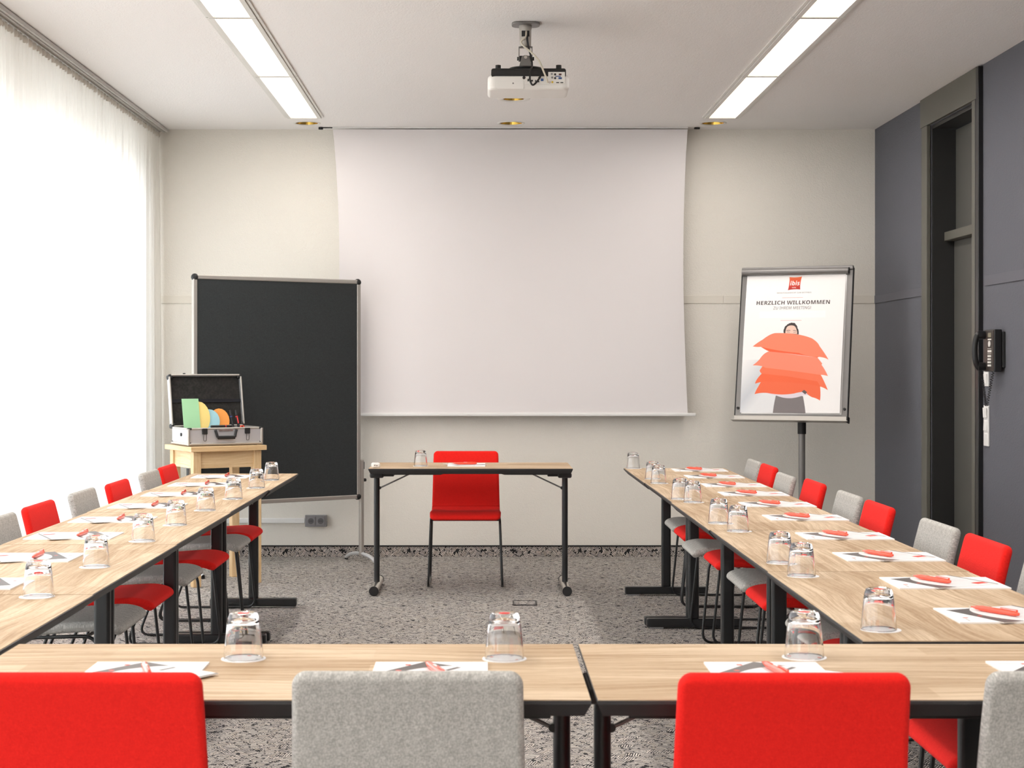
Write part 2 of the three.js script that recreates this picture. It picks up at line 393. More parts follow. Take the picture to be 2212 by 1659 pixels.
// ---------------------------------------------------------------- projection screen
{
  const t = thing('projection_screen', 'large white pull-down projection screen hanging on the cream wall', 'screen', [0, 0, -11.34]);
  const nx = 60, ny = 60, pos = [], idx = [], uv = [];
  for (let j = 0; j <= ny; j++) for (let i = 0; i <= nx; i++) {
    const v = j / ny, u = i / nx, y = 2.985 + (1.01 - 2.985) * v, waist = Math.sin(Math.PI * Math.pow(v, 0.9));
    const xl = -1.034 + 0.05 * waist, xr = 1.435 - 0.026 * waist, x = xl + (xr - xl) * u;
    const el = Math.exp(-u * 11), er = Math.exp(-(1 - u) * 11);
    const z = waist * (0.055 * el - 0.035 * er) + 0.006 * Math.sin(u * 5 + v * 2) * waist + 0.012 * Math.exp(-(1 - v) * 14) * Math.cos(u * 9) * (1 - v) * 6;
    pos.push(x, y, z); uv.push(u, v);
  }
  for (let j = 0; j < ny; j++) for (let i = 0; i < nx; i++) { const a = j * (nx + 1) + i, b = a + nx + 1; idx.push(a, b, a + 1, b, b + 1, a + 1); }
  const g = new THREE.BufferGeometry(); g.setAttribute('position', new THREE.Float32BufferAttribute(pos, 3)); g.setAttribute('uv', new THREE.Float32BufferAttribute(uv, 2)); g.setIndex(idx); g.computeVertexNormals();
  mesh('screen_fabric', g, M.screen, t);
  mesh('bottom_bar', merge([bx(2.585, 0.022, 0.022, 0.2, 1.0, 0, 0.006)]), M.white, t);
  mesh('roller_housing', bx(2.47, 0.008, 0.03, 0.2, 2.995, 0.0), M.white, t);
  mesh('slot_end', bx(0.085, 0.006, 0.012, -1.08, 2.996, 0.0), M.black, t);
  mesh('slot_cap', cyl([-1.118, 2.984, 0.0], [-1.118, 3.0, 0.0], 0.016), M.black, t);
  mesh('slot_cap', bx(0.04, 0.012, 0.02, 1.5, 2.992, 0.0, 0.004), M.black, t);
}

// ---------------------------------------------------------------- projector
{
  const t = thing('projector', 'white ceiling projector hung upside down on a grey mount', 'projector', [0.225, CEIL, -7.9]);
  const ps = new THREE.Shape(); ps.moveTo(-0.058, -0.05); ps.lineTo(0.058, -0.05); ps.quadraticCurveTo(0.07, -0.05, 0.07, -0.03); ps.lineTo(0.07, 0.03); ps.quadraticCurveTo(0.07, 0.05, 0.058, 0.05); ps.lineTo(-0.058, 0.05); ps.quadraticCurveTo(-0.07, 0.05, -0.07, 0.03); ps.lineTo(-0.07, -0.03); ps.quadraticCurveTo(-0.07, -0.05, -0.058, -0.05);
  const pg = extrude(roundRect(0.13, 0.11, 0.042), 0.006, 0.003); pg.rotateX(PI2); pg.translate(-0.01, -0.003, 0);
  mesh('ceiling_plate', pg, M.steelGrey, t);
  mesh('pole', merge([lathe([[0.028, -0.115], [0.029, -0.03], [0.031, -0.028], [0.031, -0.012], [0.028, -0.012]].map(([r, y]) => [r, y]), 28)]).translate(-0.012, 0, 0), M.alu, t);
  mesh('pole_window', bx(0.038, 0.028, 0.012, -0.012, -0.055, 0.024, 0.002), M.black, t);
  const fork = [bx(0.004, 0.07, 0.03, -0.043, -0.15, 0, 0.001), bx(0.004, 0.07, 0.03, 0.02, -0.15, 0, 0.001), bx(0.067, 0.004, 0.03, -0.0115, -0.117, 0, 0.001)];
  mesh('fork', merge(fork), M.steelGrey, t);
  mesh('swivel', merge([bx(0.06, 0.026, 0.026, -0.0115, -0.172, 0, 0.004), cyl([-0.052, -0.172, 0], [0.03, -0.172, 0], 0.009)]), M.black, t);
  mesh('bolt', cyl([-0.0115, -0.168, 0.012], [-0.0115, -0.168, 0.022], 0.008), M.chrome, t);
  const tr = new THREE.Shape(); tr.moveTo(-0.034, -0.05); tr.lineTo(0.034, -0.05); tr.lineTo(0.018, 0.012); tr.quadraticCurveTo(0, 0.026, -0.018, 0.012); tr.closePath();
  mesh('hanger', extrude(tr, 0.004, 0.001).translate(-0.0115, -0.177, 0.01), M.steelGrey, t);
  const sp = lathe([[0, -0.006], [0.075, -0.006], [0.082, 0], [0.075, 0.006], [0, 0.008]], 36); sp.scale(1.05, 1, 0.9); sp.translate(-0.01, -0.224, 0.0);
  mesh('spider_plate', sp, M.blackGloss, t);
  // body: loft of rounded rectangles, tilted a little
  const body = new THREE.Group(); body.name = 'housing_group';
  const bs = new THREE.Shape(); bs.moveTo(-0.17, -0.13); bs.quadraticCurveTo(0, -0.142, 0.17, -0.13); bs.quadraticCurveTo(0.186, -0.128, 0.187, -0.11); bs.lineTo(0.187, 0.105); bs.quadraticCurveTo(0.186, 0.128, 0.165, 0.13); bs.lineTo(-0.165, 0.13); bs.quadraticCurveTo(-0.186, 0.128, -0.187, 0.105); bs.lineTo(-0.187, -0.11); bs.quadraticCurveTo(-0.186, -0.128, -0.17, -0.13);
  const wh = extrude(bs, 0.04, 0.016, 5); wh.scale(0.96, 0.9, 1); wh.rotateX(PI2); wh.translate(0, -0.288, 0);   // white shell
  const shell = mesh('housing', wh, M.plasticWhite, t);
  const dk = new THREE.Shape(); dk.moveTo(-0.165, -0.118); dk.lineTo(0.165, -0.118); dk.lineTo(0.165, 0.118); dk.lineTo(-0.165, 0.118); dk.closePath();
  const dg = extrude(dk, 0.02, 0.013, 3); dg.rotateX(PI2); dg.translate(0, -0.253, 0);
  mesh('base_plate', dg, M.black, t);
  for (const [x, z] of [[-0.145, 0.1], [0.145, 0.1], [-0.145, -0.1], [0.145, -0.1]]) mesh('foot', cyl([x, -0.246, z], [x, -0.222, z], 0.013), M.black, t);
  mesh('service_cover', extrude(roundRect(0.128, 0.036, 0.004), 0.0012, 0.0004).translate(-0.088, -0.322, 0.1335), M.plasticWhite, t);
  const pan = mesh('connector_panel', merge([bx(0.15, 0.036, 0.003, 0.055, -0.302, 0.1335, 0.001), bx(0.08, 0.056, 0.003, 0.133, -0.288, 0.134, 0.001)]), M.plasticWhite, t);
  const port = (name, w, h, x, y, m) => mesh(name, bx(w, h, 0.004, x, y, 0.1352, 0.0008), m, pan);
  const blue = std({ color: rgb(58, 92, 148), roughness: 0.5 }), yellow = std({ color: rgb(214, 180, 60), roughness: 0.5 }), burg = std({ color: rgb(92, 52, 50), roughness: 0.5 });
  for (const [w, h, x, y, m] of [[0.013, 0.008, 0.15, -0.272, burg], [0.016, 0.009, 0.15, -0.29, blue], [0.026, 0.004, 0.14, -0.281, blue], [0.014, 0.004, 0.138, -0.311, M.black], [0.014, 0.004, 0.158, -0.311, M.black],
    [0.007, 0.012, -0.002, -0.299, M.black], [0.009, 0.008, 0.016, -0.302, M.black], [0.005, 0.011, 0.033, -0.304, M.black], [0.007, 0.007, 0.047, -0.306, M.black], [0.012, 0.007, 0.052, -0.287, burg], [0.013, 0.012, 0.064, -0.298, blue]]) port('port', w, h, x, y, m);
  for (const [x, y, m] of [[0.126, -0.272, M.black], [0.126, -0.29, M.black], [0.11, -0.27, M.plasticGrey], [0.112, -0.287, M.plasticGrey], [0.113, -0.309, yellow], [0.1, -0.31, M.chrome]]) mesh('jack', cyl([x, y, 0.133], [x, y, 0.1385], 0.005, 0.005, 14), m, pan);
  mesh('power_socket', cyl([-0.022, -0.287, 0.12], [-0.022, -0.287, 0.1355], 0.0075), M.black, t);
  mesh('screw', cyl([-0.074, -0.314, 0.12], [-0.074, -0.314, 0.1352], 0.004), M.steelGrey, t);
  mesh('black_cable', tube([[-0.006, -0.06, 0.03], [0.002, -0.12, 0.036], [0.016, -0.18, 0.04], [0.018, -0.22, 0.08], [0.008, -0.26, 0.15], [0.006, -0.305, 0.163], [0.018, -0.328, 0.168], [0.038, -0.312, 0.166], [0.055, -0.285, 0.16], [0.063, -0.262, 0.13]], 0.0045, 80), M.black, t);
  mesh('white_cable', tube([[-0.008, -0.045, 0.03], [-0.012, -0.075, 0.045], [-0.034, -0.1, 0.05], [-0.018, -0.125, 0.055], [0.012, -0.15, 0.06], [0.05, -0.2, 0.1], [0.07, -0.26, 0.155], [0.085, -0.3, 0.17], [0.09, -0.312, 0.147]], 0.0045, 80), M.tapeSolid || (M.tapeSolid = std({ color: rgb(214, 206, 188), roughness: 0.6 })), t);
  mesh('lens_barrel', cyl([-0.1, -0.305, -0.13], [-0.1, -0.305, -0.155], 0.034, 0.03), M.black, t);
}

// ---------------------------------------------------------------- tables
const TOP = 0.74;
function tableTopParts(t, L, D, seed) {
  const topG = boxUV(bx(L - 0.004, 0.004, D - 0.004, 0, TOP - 0.002, 0), 1.2, seed * 0.37, seed * 0.61);
  mesh('table_top', topG, M.oak, t);
  // dark edge band, undercut
  const a = [L / 2 - 0.001, D / 2], b = [L / 2 - 0.012, D / 2 - 0.024], y0 = TOP - 0.0015, y1 = TOP - 0.008, y2 = TOP - 0.034;
  const ring = (x, z, y) => [[-x, y, -z], [x, y, -z], [x, y, z], [-x, y, z]];
  const rings = [ring(a[0] - 0.002, a[1] - 0.002, y0), ring(a[0], a[1], y0 - 0.001), ring(a[0], a[1], y1), ring(b[0], b[1], y2)], pos = [];
  const quad = (p, q, r, s) => pos.push(...p, ...q, ...r, ...p, ...r, ...s);
  for (let k = 0; k < 3; k++) for (let i = 0; i < 4; i++) { const j = (i + 1) % 4; quad(rings[k][i], rings[k][j], rings[k + 1][j], rings[k + 1][i]); }
  const lo = rings[3], hi = rings[0]; quad(lo[0], lo[1], lo[2], lo[3]); quad(hi[0], hi[3], hi[2], hi[1]);
  const g = new THREE.BufferGeometry(); g.setAttribute('position', new THREE.Float32BufferAttribute(pos, 3)); g.computeVertexNormals();
  mesh('edge_band', g, M.edge, t);
}
// conference table on two T-shaped legs; long side along local x, the room side is +z
function makeConference(seed) {
  const t = new THREE.Group(), L = 1.197, D = 0.59, c = 0.05;
  tableTopParts(t, L, D, seed);
  for (const s of [-1, 1]) {
    const x = s * (L / 2 - 0.032);
    mesh('leg_column', bx(0.034, 0.66, 0.055, x, 0.374, c, 0.012), M.steelBlack, t);
    const f = mesh('foot_bar', bx(0.05, 0.044, 0.48, x, 0.03, c, 0.008), M.steelBlack, t);
    for (const q of [-1, 1]) mesh('foot_pad', bx(0.042, 0.009, 0.07, x, 0.0045, c + q * 0.19, 0.002), M.plasticGrey, f);
    mesh('head_bracket', merge([bx(0.05, 0.03, 0.36, x, 0.691, c - 0.05, 0.004), bx(0.03, 0.02, 0.05, x, 0.676, c + 0.13, 0.003)]), M.steelBlack, t);
  }
  mesh('cross_rail', bx(L - 0.16, 0.04, 0.03, 0, 0.686, c - 0.12, 0.003), M.steelBlack, t);
  return t;
}
// folding table on round tube legs; long side along local x
function makeFolding(seed) {
  const t = new THREE.Group(), L = 1.197, D = 0.59;
  tableTopParts(t, L, D, seed);
  for (const s of [-1, 1]) {
    const x = s * 0.562;
    for (const z of [0.04]) mesh('leg_tube', cyl([x, 0.05, z + 0.03], [x, 0.69, z + 0.03], 0.0175, 0.0175, 24), M.steelBlack, t);
    const f = mesh('foot_tube', cyl([x, 0.029, -0.19], [x, 0.029, 0.34], 0.026, 0.026, 24), M.chrome, t);
    for (const z of [-0.195, 0.335]) mesh('end_cap', cyl([x, 0.029, z], [x, 0.029, z + 0.01], 0.028, 0.028, 24), M.black, f);
    mesh('hinge_bracket', merge([bx(0.082, 0.03, 0.2, x - s * 0.005, 0.69, 0.07, 0.01), bx(0.062, 0.022, 0.16, x - s * 0.075, 0.694, 0.07, 0.004)]), M.edge, t);
    const b = mesh('brace', cyl([x - s * 0.02, 0.61, 0.07], [x - s * 0.2, 0.695, 0.07], 0.0045), M.steelGrey, t);
    mesh('brace_joint', cyl([x - s * 0.018, 0.61, 0.062], [x - s * 0.018, 0.61, 0.078], 0.009), M.steelBlack, b);
  }
  const sh = new THREE.Shape(); [[-0.53, 0.708], [-0.53, 0.692], [-0.18, 0.692], [-0.14, 0.704], [0.16, 0.704], [0.2, 0.692], [0.53, 0.692], [0.53, 0.708]].forEach((p, i) => (i ? sh.lineTo(...p) : sh.moveTo(...p)));
  mesh('under_rail', extrude(sh, 0.024, 0.001).translate(0, 0, 0.1), M.steelBlack, t);
  mesh('under_rail', bx(1.06, 0.03, 0.024, 0, 0.694, -0.16, 0.003), M.steelBlack, t);
  return t;
}
function place(root, base, pos, turn, label, category, group) {
  root.name = numbered(base); root.position.set(...pos); root.rotation.y = turn; root.userData = { label, category, group }; scene.add(root); return root;
}
{
  const protos = [makeConference(0), makeConference(1), makeConference(2)];
  const rows = [[1.128, 8.95, -PI2, 'dark-wall'], [-1.318, 8.47, PI2, 'curtain']];
  for (const [x, d0, turn, row] of rows) for (let k = 0; k < 5; k++) {
    const src = protos[(k + (turn > 0 ? 1 : 0)) % 3];
    const jit = (turn > 0 ? [0.004, -0.006, 0.0, 0.004, 0.008] : [0, 0.004, -0.003, 0.002, -0.002])[k];
    place(src.clone(), 'conference_table', [x + jit, 0, -(d0 - k * 1.2)], turn, `oak-topped table on T legs, ${ORD[k]} from the screen in the ${row} row`, 'table', 'conference tables of the side rows');
  }
  const f = [makeFolding(0.4), makeFolding(1.3), makeFolding(2.2)];
  place(f[0], 'folding_table', [-0.4, 0, -3.22], Math.PI, 'oak-topped folding table in the near row, the one reaching to the curtain-side row', 'table', 'folding tables');
  place(f[1], 'folding_table', [0.806, 0, -3.22], Math.PI, 'oak-topped folding table in the near row, the one joining the dark-wall row', 'table', 'folding tables');
  place(f[2], 'folding_table', [-0.0635, 0, -9.81], 0, 'small folding presenter desk standing alone before the projection screen', 'desk', 'folding tables');
}

// ---------------------------------------------------------------- chairs
function chairShell() {
  const curve = new THREE.CatmullRomCurve3([[0.25, 0.414], [0.24, 0.43], [0.195, 0.444], [0.09, 0.441], [-0.04, 0.432], [-0.105, 0.433], [-0.152, 0.455], [-0.174, 0.515], [-0.19, 0.6], [-0.21, 0.7], [-0.236, 0.803]].map(([z, y]) => V(0, y, z)), false, 'centripetal');
  const len = curve.getLength(), S = [];                         // stations along the shell, close together where the ends are rounded
  const fine = [0, 0.0006, 0.0018, 0.0036, 0.006, 0.009, 0.0125, 0.0165, 0.021, 0.026, 0.032];
  S.push(...fine); for (let q = 1; q < 56; q++) S.push(0.032 + (len - 0.064) * q / 56); S.push(...fine.map((v) => len - v).reverse());
  const N = S.length - 1, P = S.map((v) => curve.getPointAt(Math.min(1, v / len))), split = S.findIndex((v) => v > len * 0.52);
  const secN = 5;
  const ringAt = (i) => {
    const s = S[i], p = P[i], t = curve.getTangentAt(Math.min(1, s / len));
    const nrm = V(0, t.z, -t.y).negate();                        // up for the seat, forward for the back
    const k = s / len, e0 = s, e1 = len - s;
    let hw = k < 0.5 ? 0.212 + 0.004 * Math.sin(Math.PI * k * 2) : 0.212 - 0.009 * ((k - 0.5) / 0.5);
    let ht = 0.0185 - 0.0035 * Math.min(1, Math.max(0, (k - 0.35) / 0.3));
    const rc0 = 0.03, rc1 = 0.026;
    if (e0 < rc0) hw += -rc0 + Math.sqrt(Math.max(0, rc0 * rc0 - (rc0 - e0) ** 2)) * 1 + 0 * rc0;
    if (e1 < rc1) hw += -rc1 + Math.sqrt(Math.max(0, rc1 * rc1 - (rc1 - e1) ** 2));
    if (e0 < ht) ht = Math.max(0.0004, Math.sqrt(ht * ht - (ht - e0) ** 2));
    if (e1 < ht) ht = Math.max(0.0004, Math.sqrt(ht * ht - (ht - e1) ** 2));
    hw = Math.max(hw, 0.1);
    const pts = [], r = ht * 0.92;
    const corner = (cx, cy, a0) => { for (let q = 0; q <= secN; q++) { const a = a0 + (q / secN) * PI2; pts.push([cx + r * Math.cos(a), cy + r * Math.sin(a)]); } };
    corner(hw - r, ht - r, 0);
    for (let q = 1; q < 8; q++) { const u = q / 8 * 2 - 1; pts.push([-u * (hw - r), ht - (k < 0.5 ? 0.004 * (1 - u * u) : -0.0)]); }
    corner(-hw + r, ht - r, PI2); corner(-hw + r, -ht + r, Math.PI);
    for (let q = 1; q < 8; q++) { const u = q / 8 * 2 - 1; pts.push([u * (hw - r), -ht]); }
    corner(hw - r, -ht + r, PI2 * 3);
    return pts.map(([a, b]) => [a, p.y + nrm.y * b, p.z + nrm.z * b, s]);
  };
  const rings = []; for (let i = 0; i <= N; i++) rings.push(ringAt(i));
  const build = (i0, i1) => {
    const pos = [], uv = [], idx = [], m = rings[0].length + 1;
    for (let i = i0; i <= i1; i++) for (let q = 0; q < m; q++) { const p = rings[i][q % (m - 1)]; pos.push(p[0], p[1], p[2]); uv.push((p[0] + (q > m / 2 ? 1 : 0)) / 0.12, p[3] / 0.12); }
    for (let i = 0; i < i1 - i0; i++) for (let q = 0; q < m - 1; q++) { const a = i * m + q, b = a + m; idx.push(a, a + 1, b, b, a + 1, b + 1); }
    for (const [i, flip] of [[0, 1], [i1 - i0, 0]]) {
      const c = pos.length / 3; let x = 0, y = 0, z = 0; for (let q = 0; q < m - 1; q++) { const k = (i * m + q) * 3; x += pos[k]; y += pos[k + 1]; z += pos[k + 2]; }
      pos.push(x / (m - 1), y / (m - 1), z / (m - 1)); uv.push(0, 0);
      for (let q = 0; q < m - 1; q++) { const a = i * m + q; if (flip) idx.push(c, a + 1, a); else idx.push(c, a, a + 1); }
    }
    const g = new THREE.BufferGeometry(); g.setAttribute('position', new THREE.Float32BufferAttribute(pos, 3)); g.setAttribute('uv', new THREE.Float32BufferAttribute(uv, 2)); g.setIndex(idx); g.computeVertexNormals();
    // weld the normals across the seam of each ring
    const n = g.attributes.normal;
    for (let i = 0; i <= i1 - i0; i++) { const a = i * m, b = a + m - 1, v = V(n.getX(a) + n.getX(b), n.getY(a) + n.getY(b), n.getZ(a) + n.getZ(b)).normalize(); n.setXYZ(a, v.x, v.y, v.z); n.setXYZ(b, v.x, v.y, v.z); }
    return g;
  };
  return [build(0, split), build(split, N)];
}
const [seatG, backG] = chairShell();
const sledG = [-1, 1].map((s) => rod([[s * 0.209, 0.413, 0.175], [s * 0.224, 0.0085, 0.215], [s * 0.224, 0.0085, -0.235], [s * 0.209, 0.406, -0.085]], 0.0066, 0.055, 10, true));
const glideG = [-1, 1].flatMap((s) => [0.14, -0.16].map((z) => bx(0.016, 0.012, 0.045, s * 0.224, 0.008, z, 0.004)));
const barG = [0.13, -0.06].map((z) => cyl([-0.209, 0.404, z], [0.209, 0.404, z], 0.0066, 0.0066, 10));
function makeChair(mat) {
  const t = new THREE.Group();
  mesh('seat', seatG, mat, t); mesh('backrest', backG, mat, t);
  sledG.forEach((g, i) => { const f = mesh('sled_leg', g, M.steelBlack, t); for (let k = 0; k < 2; k++) mesh('glide', glideG[i * 2 + k], M.black, f); });
  barG.forEach((g) => mesh('crossbar', g, M.steelBlack, t));
  return t;
}
{
  const proto = { red: makeChair(M.red), grey: makeChair(M.grey) };
  const add = (c, pos, turn, label, group) => place(proto[c].clone(), 'stacking_chair', pos, turn, label, 'chair', group);
  const count = { red: 0, grey: 0 };
  [[9.255, -0.01], [8.785, 0], [8.06, 0], [7.58, 0], [6.86, 0], [6.35, 0], [5.57, 0.01], [5.045, 0], [4.42, 0], [3.9, 0.0]].forEach(([d, a], i) => {
    const c = i % 2 ? 'red' : 'grey';
    add(c, [1.32 + [0, 0, -0.045, 0, 0, 0, 0.015, 0.015, 0, 0][i], 0, -d], -PI2 + a, `${c} felt chair, ${ORD[count[c]++]} ${c} one from the screen in the dark-wall row`, 'chairs beside the dark wall');
  });
  count.red = count.grey = 0;
  [[8.77, 0], [8.295, 0], [7.575, 0], [7.03, 0], [6.36, 0], [5.8, 0]].forEach(([d, a], i) => {
    const c = i % 2 ? 'grey' : 'red';
    add(c, [-1.462 - [0, 0, 0, 0.03, 0.035, 0.03][i], 0, -d], PI2 + a, `${c} felt chair, ${ORD[count[c]++]} ${c} one from the screen in the curtain row`, 'chairs along the curtain');
  });
  [['red', -0.692, 'red felt chair seen from behind at the near table, closest to the curtain'], ['grey', -0.13, 'grey felt chair seen from behind at the near table, between two red ones'],
    ['red', 0.547, 'red felt chair seen from behind at the near table, between two grey ones'], ['grey', 1.09, 'grey felt chair seen from behind at the near table, closest to the dark wall']].forEach(([c, x, label], i) => add(c, [x, 0, -3.085 + [0, -0.012, 0.004, -0.01][i]], Math.PI, label, 'chairs at the near tables'));
  add('red', [-0.097, 0, -10.02], 0, 'red felt chair behind the presenter desk, facing the room', 'presenter chair');
}

// ---------------------------------------------------------------- things laid on the tables
const glassG = (() => {                                         // stands upside down: rim at y = 0, base on top
  const g = lathe([[0.0385, 0.0], [0.0405, 0.0008], [0.0405, 0.003], [0.0378, 0.03], [0.0345, 0.062], [0.0322, 0.078], [0.0285, 0.0875], [0.0235, 0.0895], [0.021, 0.088], [0.0, 0.0872],
    [0.0, 0.0765], [0.018, 0.0768], [0.027, 0.073], [0.031, 0.066], [0.0335, 0.05], [0.0361, 0.03], [0.0378, 0.01], [0.0385, 0.0]], 48);
  g.scale(1, 1.05, 1);
  return g;
})();
const stickerG = new THREE.CylinderGeometry(0.0115, 0.0115, 0.0006, 24).translate(0, 0.0924, 0);
const coasterG = new THREE.CylinderGeometry(0.0455, 0.0455, 0.0012, 40).translate(0, 0.0006, 0);
const coasterTop = canvasTex(128, 128, (g, w) => { g.fillStyle = 'rgb(248,247,247)'; g.fillRect(0, 0, w, w); g.fillStyle = 'rgb(226,120,110)'; g.fillRect(58, 16, 12, 10); g.fillRect(58, 102, 12, 10); g.fillStyle = 'rgb(170,180,190)'; g.fillRect(16, 60, 10, 8); g.fillRect(102, 60, 10, 8); });
const coasterM = [M.paper, std({ map: coasterTop, roughness: 0.85 }), M.paper];
function setGlass(x, d, place_, shift = 0) {
  const c = single('paper_coaster', coasterG, coasterM, `round paper coaster under the ${place_}`, 'coaster', [x + shift, TOP, -d], rnd() * 6, 'paper coasters');
  const t = thing('water_glass', place_, 'glass', [x, TOP + 0.0012, -d], rnd() * 6, 'upturned water glasses');
  mesh('glass_body', glassG, M.glass, t);
  const s = mesh('base_print', stickerG, M.redInk, t); s.userData.label = 'small red print on the glass base';
  return c;
}
[[0.885, 9.55], [0.905, 8.62], [0.902, 8.3], [0.892, 7.32], [0.927, 7.15], [0.903, 6.2], [0.929, 5.9], [0.907, 4.955], [0.912, 4.645], [0.902, 3.7]].forEach(([x, d], i) => setGlass(x, d - (i ? 0 : 0.04), `upturned water glass, ${ORD[i]} from the screen, dark-wall row`, 0.005));
[[-1.1, 8.54], [-1.102, 7.985], [-1.115, 7.33], [-1.142, 6.75], [-1.149, 6.13], [-1.155, 5.565], [-1.148, 4.855], [-1.15, 4.23]].forEach(([x, d], i) => setGlass(x, d, `upturned water glass, ${ORD[i]} from the screen, curtain row`, -0.004));
setGlass(-0.487, 3.335, 'upturned water glass on the near table, nearest the curtain');
setGlass(0.047, 3.335, 'upturned water glass in the middle of the near tables');
setGlass(0.664, 3.352, 'upturned water glass on the near table, nearest the dark wall');
setGlass(-0.363, 9.73, 'upturned water glass on the presenter desk');

const padTop = canvasTex(384, 288, (g, w, h) => { g.fillStyle = 'rgb(249,247,246)'; g.fillRect(0, 0, w, h); g.fillStyle = 'rgb(222,96,80)'; g.fillRect(34, 196, 16, 14); g.fillStyle = 'rgb(190,186,184)'; g.fillRect(34, 218, 6, 50); });
const padM = [M.paper, M.paper, std({ map: padTop, roughness: 0.8 }), M.paper, M.paper, M.paper];
const padG = new THREE.BoxGeometry(0.3, 0.004, 0.225).translate(0, 0.002, 0);
const leafTop = canvasTex(512, 512, (g, w) => {
  g.fillStyle = 'rgb(88,82,80)'; g.fillRect(0, 0, w, w);
  g.fillStyle = 'rgb(240,238,238)';
  g.beginPath(); g.moveTo(w * 0.36, 0); g.lineTo(w * 0.965, 0); g.lineTo(w * 0.965, w); g.lineTo(w * 0.3, w); g.bezierCurveTo(w * 0.16, w * 0.8, w * 0.14, w * 0.6, w * 0.15, w * 0.45); g.bezierCurveTo(w * 0.17, w * 0.25, w * 0.24, w * 0.1, w * 0.36, 0); g.fill();
  g.fillStyle = 'rgb(214,70,54)'; g.beginPath(); g.ellipse(w * 0.08, w * 0.5, 16, 14, 0, 0, 7); g.fill();
  g.fillStyle = 'rgb(232,70,52)'; g.beginPath(); g.moveTo(w * 0.72, w * 0.78); g.quadraticCurveTo(w * 0.82, w * 0.72, w * 0.95, w * 0.74); g.lineTo(w * 0.93, w * 0.88); g.quadraticCurveTo(w * 0.82, w * 0.86, w * 0.74, w * 0.9); g.closePath(); g.fill();
  g.fillStyle = 'rgb(196,192,192)'; for (let k = 0; k < 4; k++) g.fillRect(w * 0.5, w * (0.34 + k * 0.07), w * 0.36, 5);
  g.fillStyle = 'rgb(96,90,90)'; g.fillRect(w * 0.42, w * 0.03, w * 0.05, w * 0.2);
});
const leafM = [M.paper, M.paper, std({ map: leafTop, roughness: 0.45 }), M.paper, M.paper, M.paper];
const leafG = new THREE.BoxGeometry(0.206, 0.0016, 0.206).translate(0, 0.0008, 0);
const penG = lathe([[0, -0.074], [0.0014, -0.073], [0.0018, -0.068], [0.0045, -0.058], [0.0068, -0.04], [0.0072, 0.0], [0.0068, 0.04], [0.0062, 0.062], [0.0035, 0.072], [0, 0.073]], 18).rotateX(PI2);
const clipG = merge([bx(0.0035, 0.0016, 0.05, 0, 0.0088, 0.042, 0.0006), bx(0.0035, 0.004, 0.004, 0, 0.007, 0.066, 0.0006)]);
const inkG = bx(0.005, 0.0006, 0.022, 0, 0.0072, 0.004), tipG = cyl([0, 0, -0.0735], [0, 0, -0.079], 0.0012, 0.0006, 8);
function setPlace(x, d, turn, where, grp, pen = 0, leafTurn = 0) {
  // local frame: the sitter looks along -x of the pad, as at the dark wall
  single('notepad', padG, padM, `white notepad ${where}`, 'notepad', [x, TOP, -d], turn, 'notepads ' + grp);
  const o = V(0.002, 0, -0.008).applyAxisAngle(V(0, 1, 0), turn), y = TOP + 0.004;
  single('leaflet', leafG, leafM, `square grey and white leaflet ${where}`, 'leaflet', [x + o.x, y, -d + o.z], turn + R(25) + leafTurn, 'leaflets ' + grp);
  const q = V(-0.03, 0, -0.01).applyAxisAngle(V(0, 1, 0), turn);
  const p = thing('ballpoint_pen', `red ballpoint pen ${where}`, 'pen', [x + q.x, y + 0.0016 + 0.0072, -d + q.z], turn + R(29) + pen, 'red pens ' + grp);
  mesh('barrel', penG, M.redPen, p); mesh('clip', clipG, M.redPen, p); mesh('imprint', inkG, M.white, p); mesh('tip', tipG, M.chrome, p);
}
[[1.248, 9.33], [1.253, 8.78], [1.26, 8.15], [1.267, 7.6], [1.272, 7.02], [1.272, 6.41], [1.272, 5.72], [1.272, 5.1], [1.272, 4.484], [1.262, 3.9]].forEach(([x, d], i) => setPlace(x, d, 0, `${ORD[i]} from the screen, dark-wall row`, 'beside the dark wall', (rnd() - 0.5) * 0.12, (rnd() - 0.5) * 0.06));
[[-1.4, 8.78], [-1.41, 8.2], [-1.413, 7.57], [-1.421, 6.947], [-1.428, 6.323], [-1.43, 5.724], [-1.41, 5.08], [-1.41, 4.47]].forEach(([x, d], i) => setPlace(x, d, Math.PI, `${ORD[i]} from the screen, curtain row`, 'along the curtain', -0.5 + (rnd() - 0.5) * 0.12, (rnd() - 0.5) * 0.06));
setPlace(-0.66, 3.13, -PI2, 'before the near red chair closest to the curtain', 'on the near tables', 1.35, 0.5);
setPlace(-0.1, 3.13, -PI2, 'before the near grey chair between two red ones', 'on the near tables', 1.35, 0.5);
setPlace(0.56, 3.13, -PI2, 'before the near red chair between two grey ones', 'on the near tables', 1.25, 0.5);
setPlace(1.13, 3.14, -PI2, 'before the near grey chair closest to the dark wall', 'on the near tables', 1.3, 0.5);
setPlace(-0.09, 9.83, PI2, 'on the presenter desk', 'on the presenter desk', R(-30), 0);
{
  const t = thing('remote_control', 'small white remote control at the corner of the presenter desk', 'remote', [-0.622, TOP, -9.58], 0.2);
  mesh('shell', bx(0.052, 0.03, 0.045, 0, 0.015, 0, 0.011), M.plasticWhite, t);
  mesh('button', cyl([-0.008, 0.016, 0.02], [-0.008, 0.016, 0.0235], 0.003), M.black, t);
  mesh('button', cyl([0.004, 0.014, 0.02], [0.004, 0.014, 0.0235], 0.003), M.black, t);
}

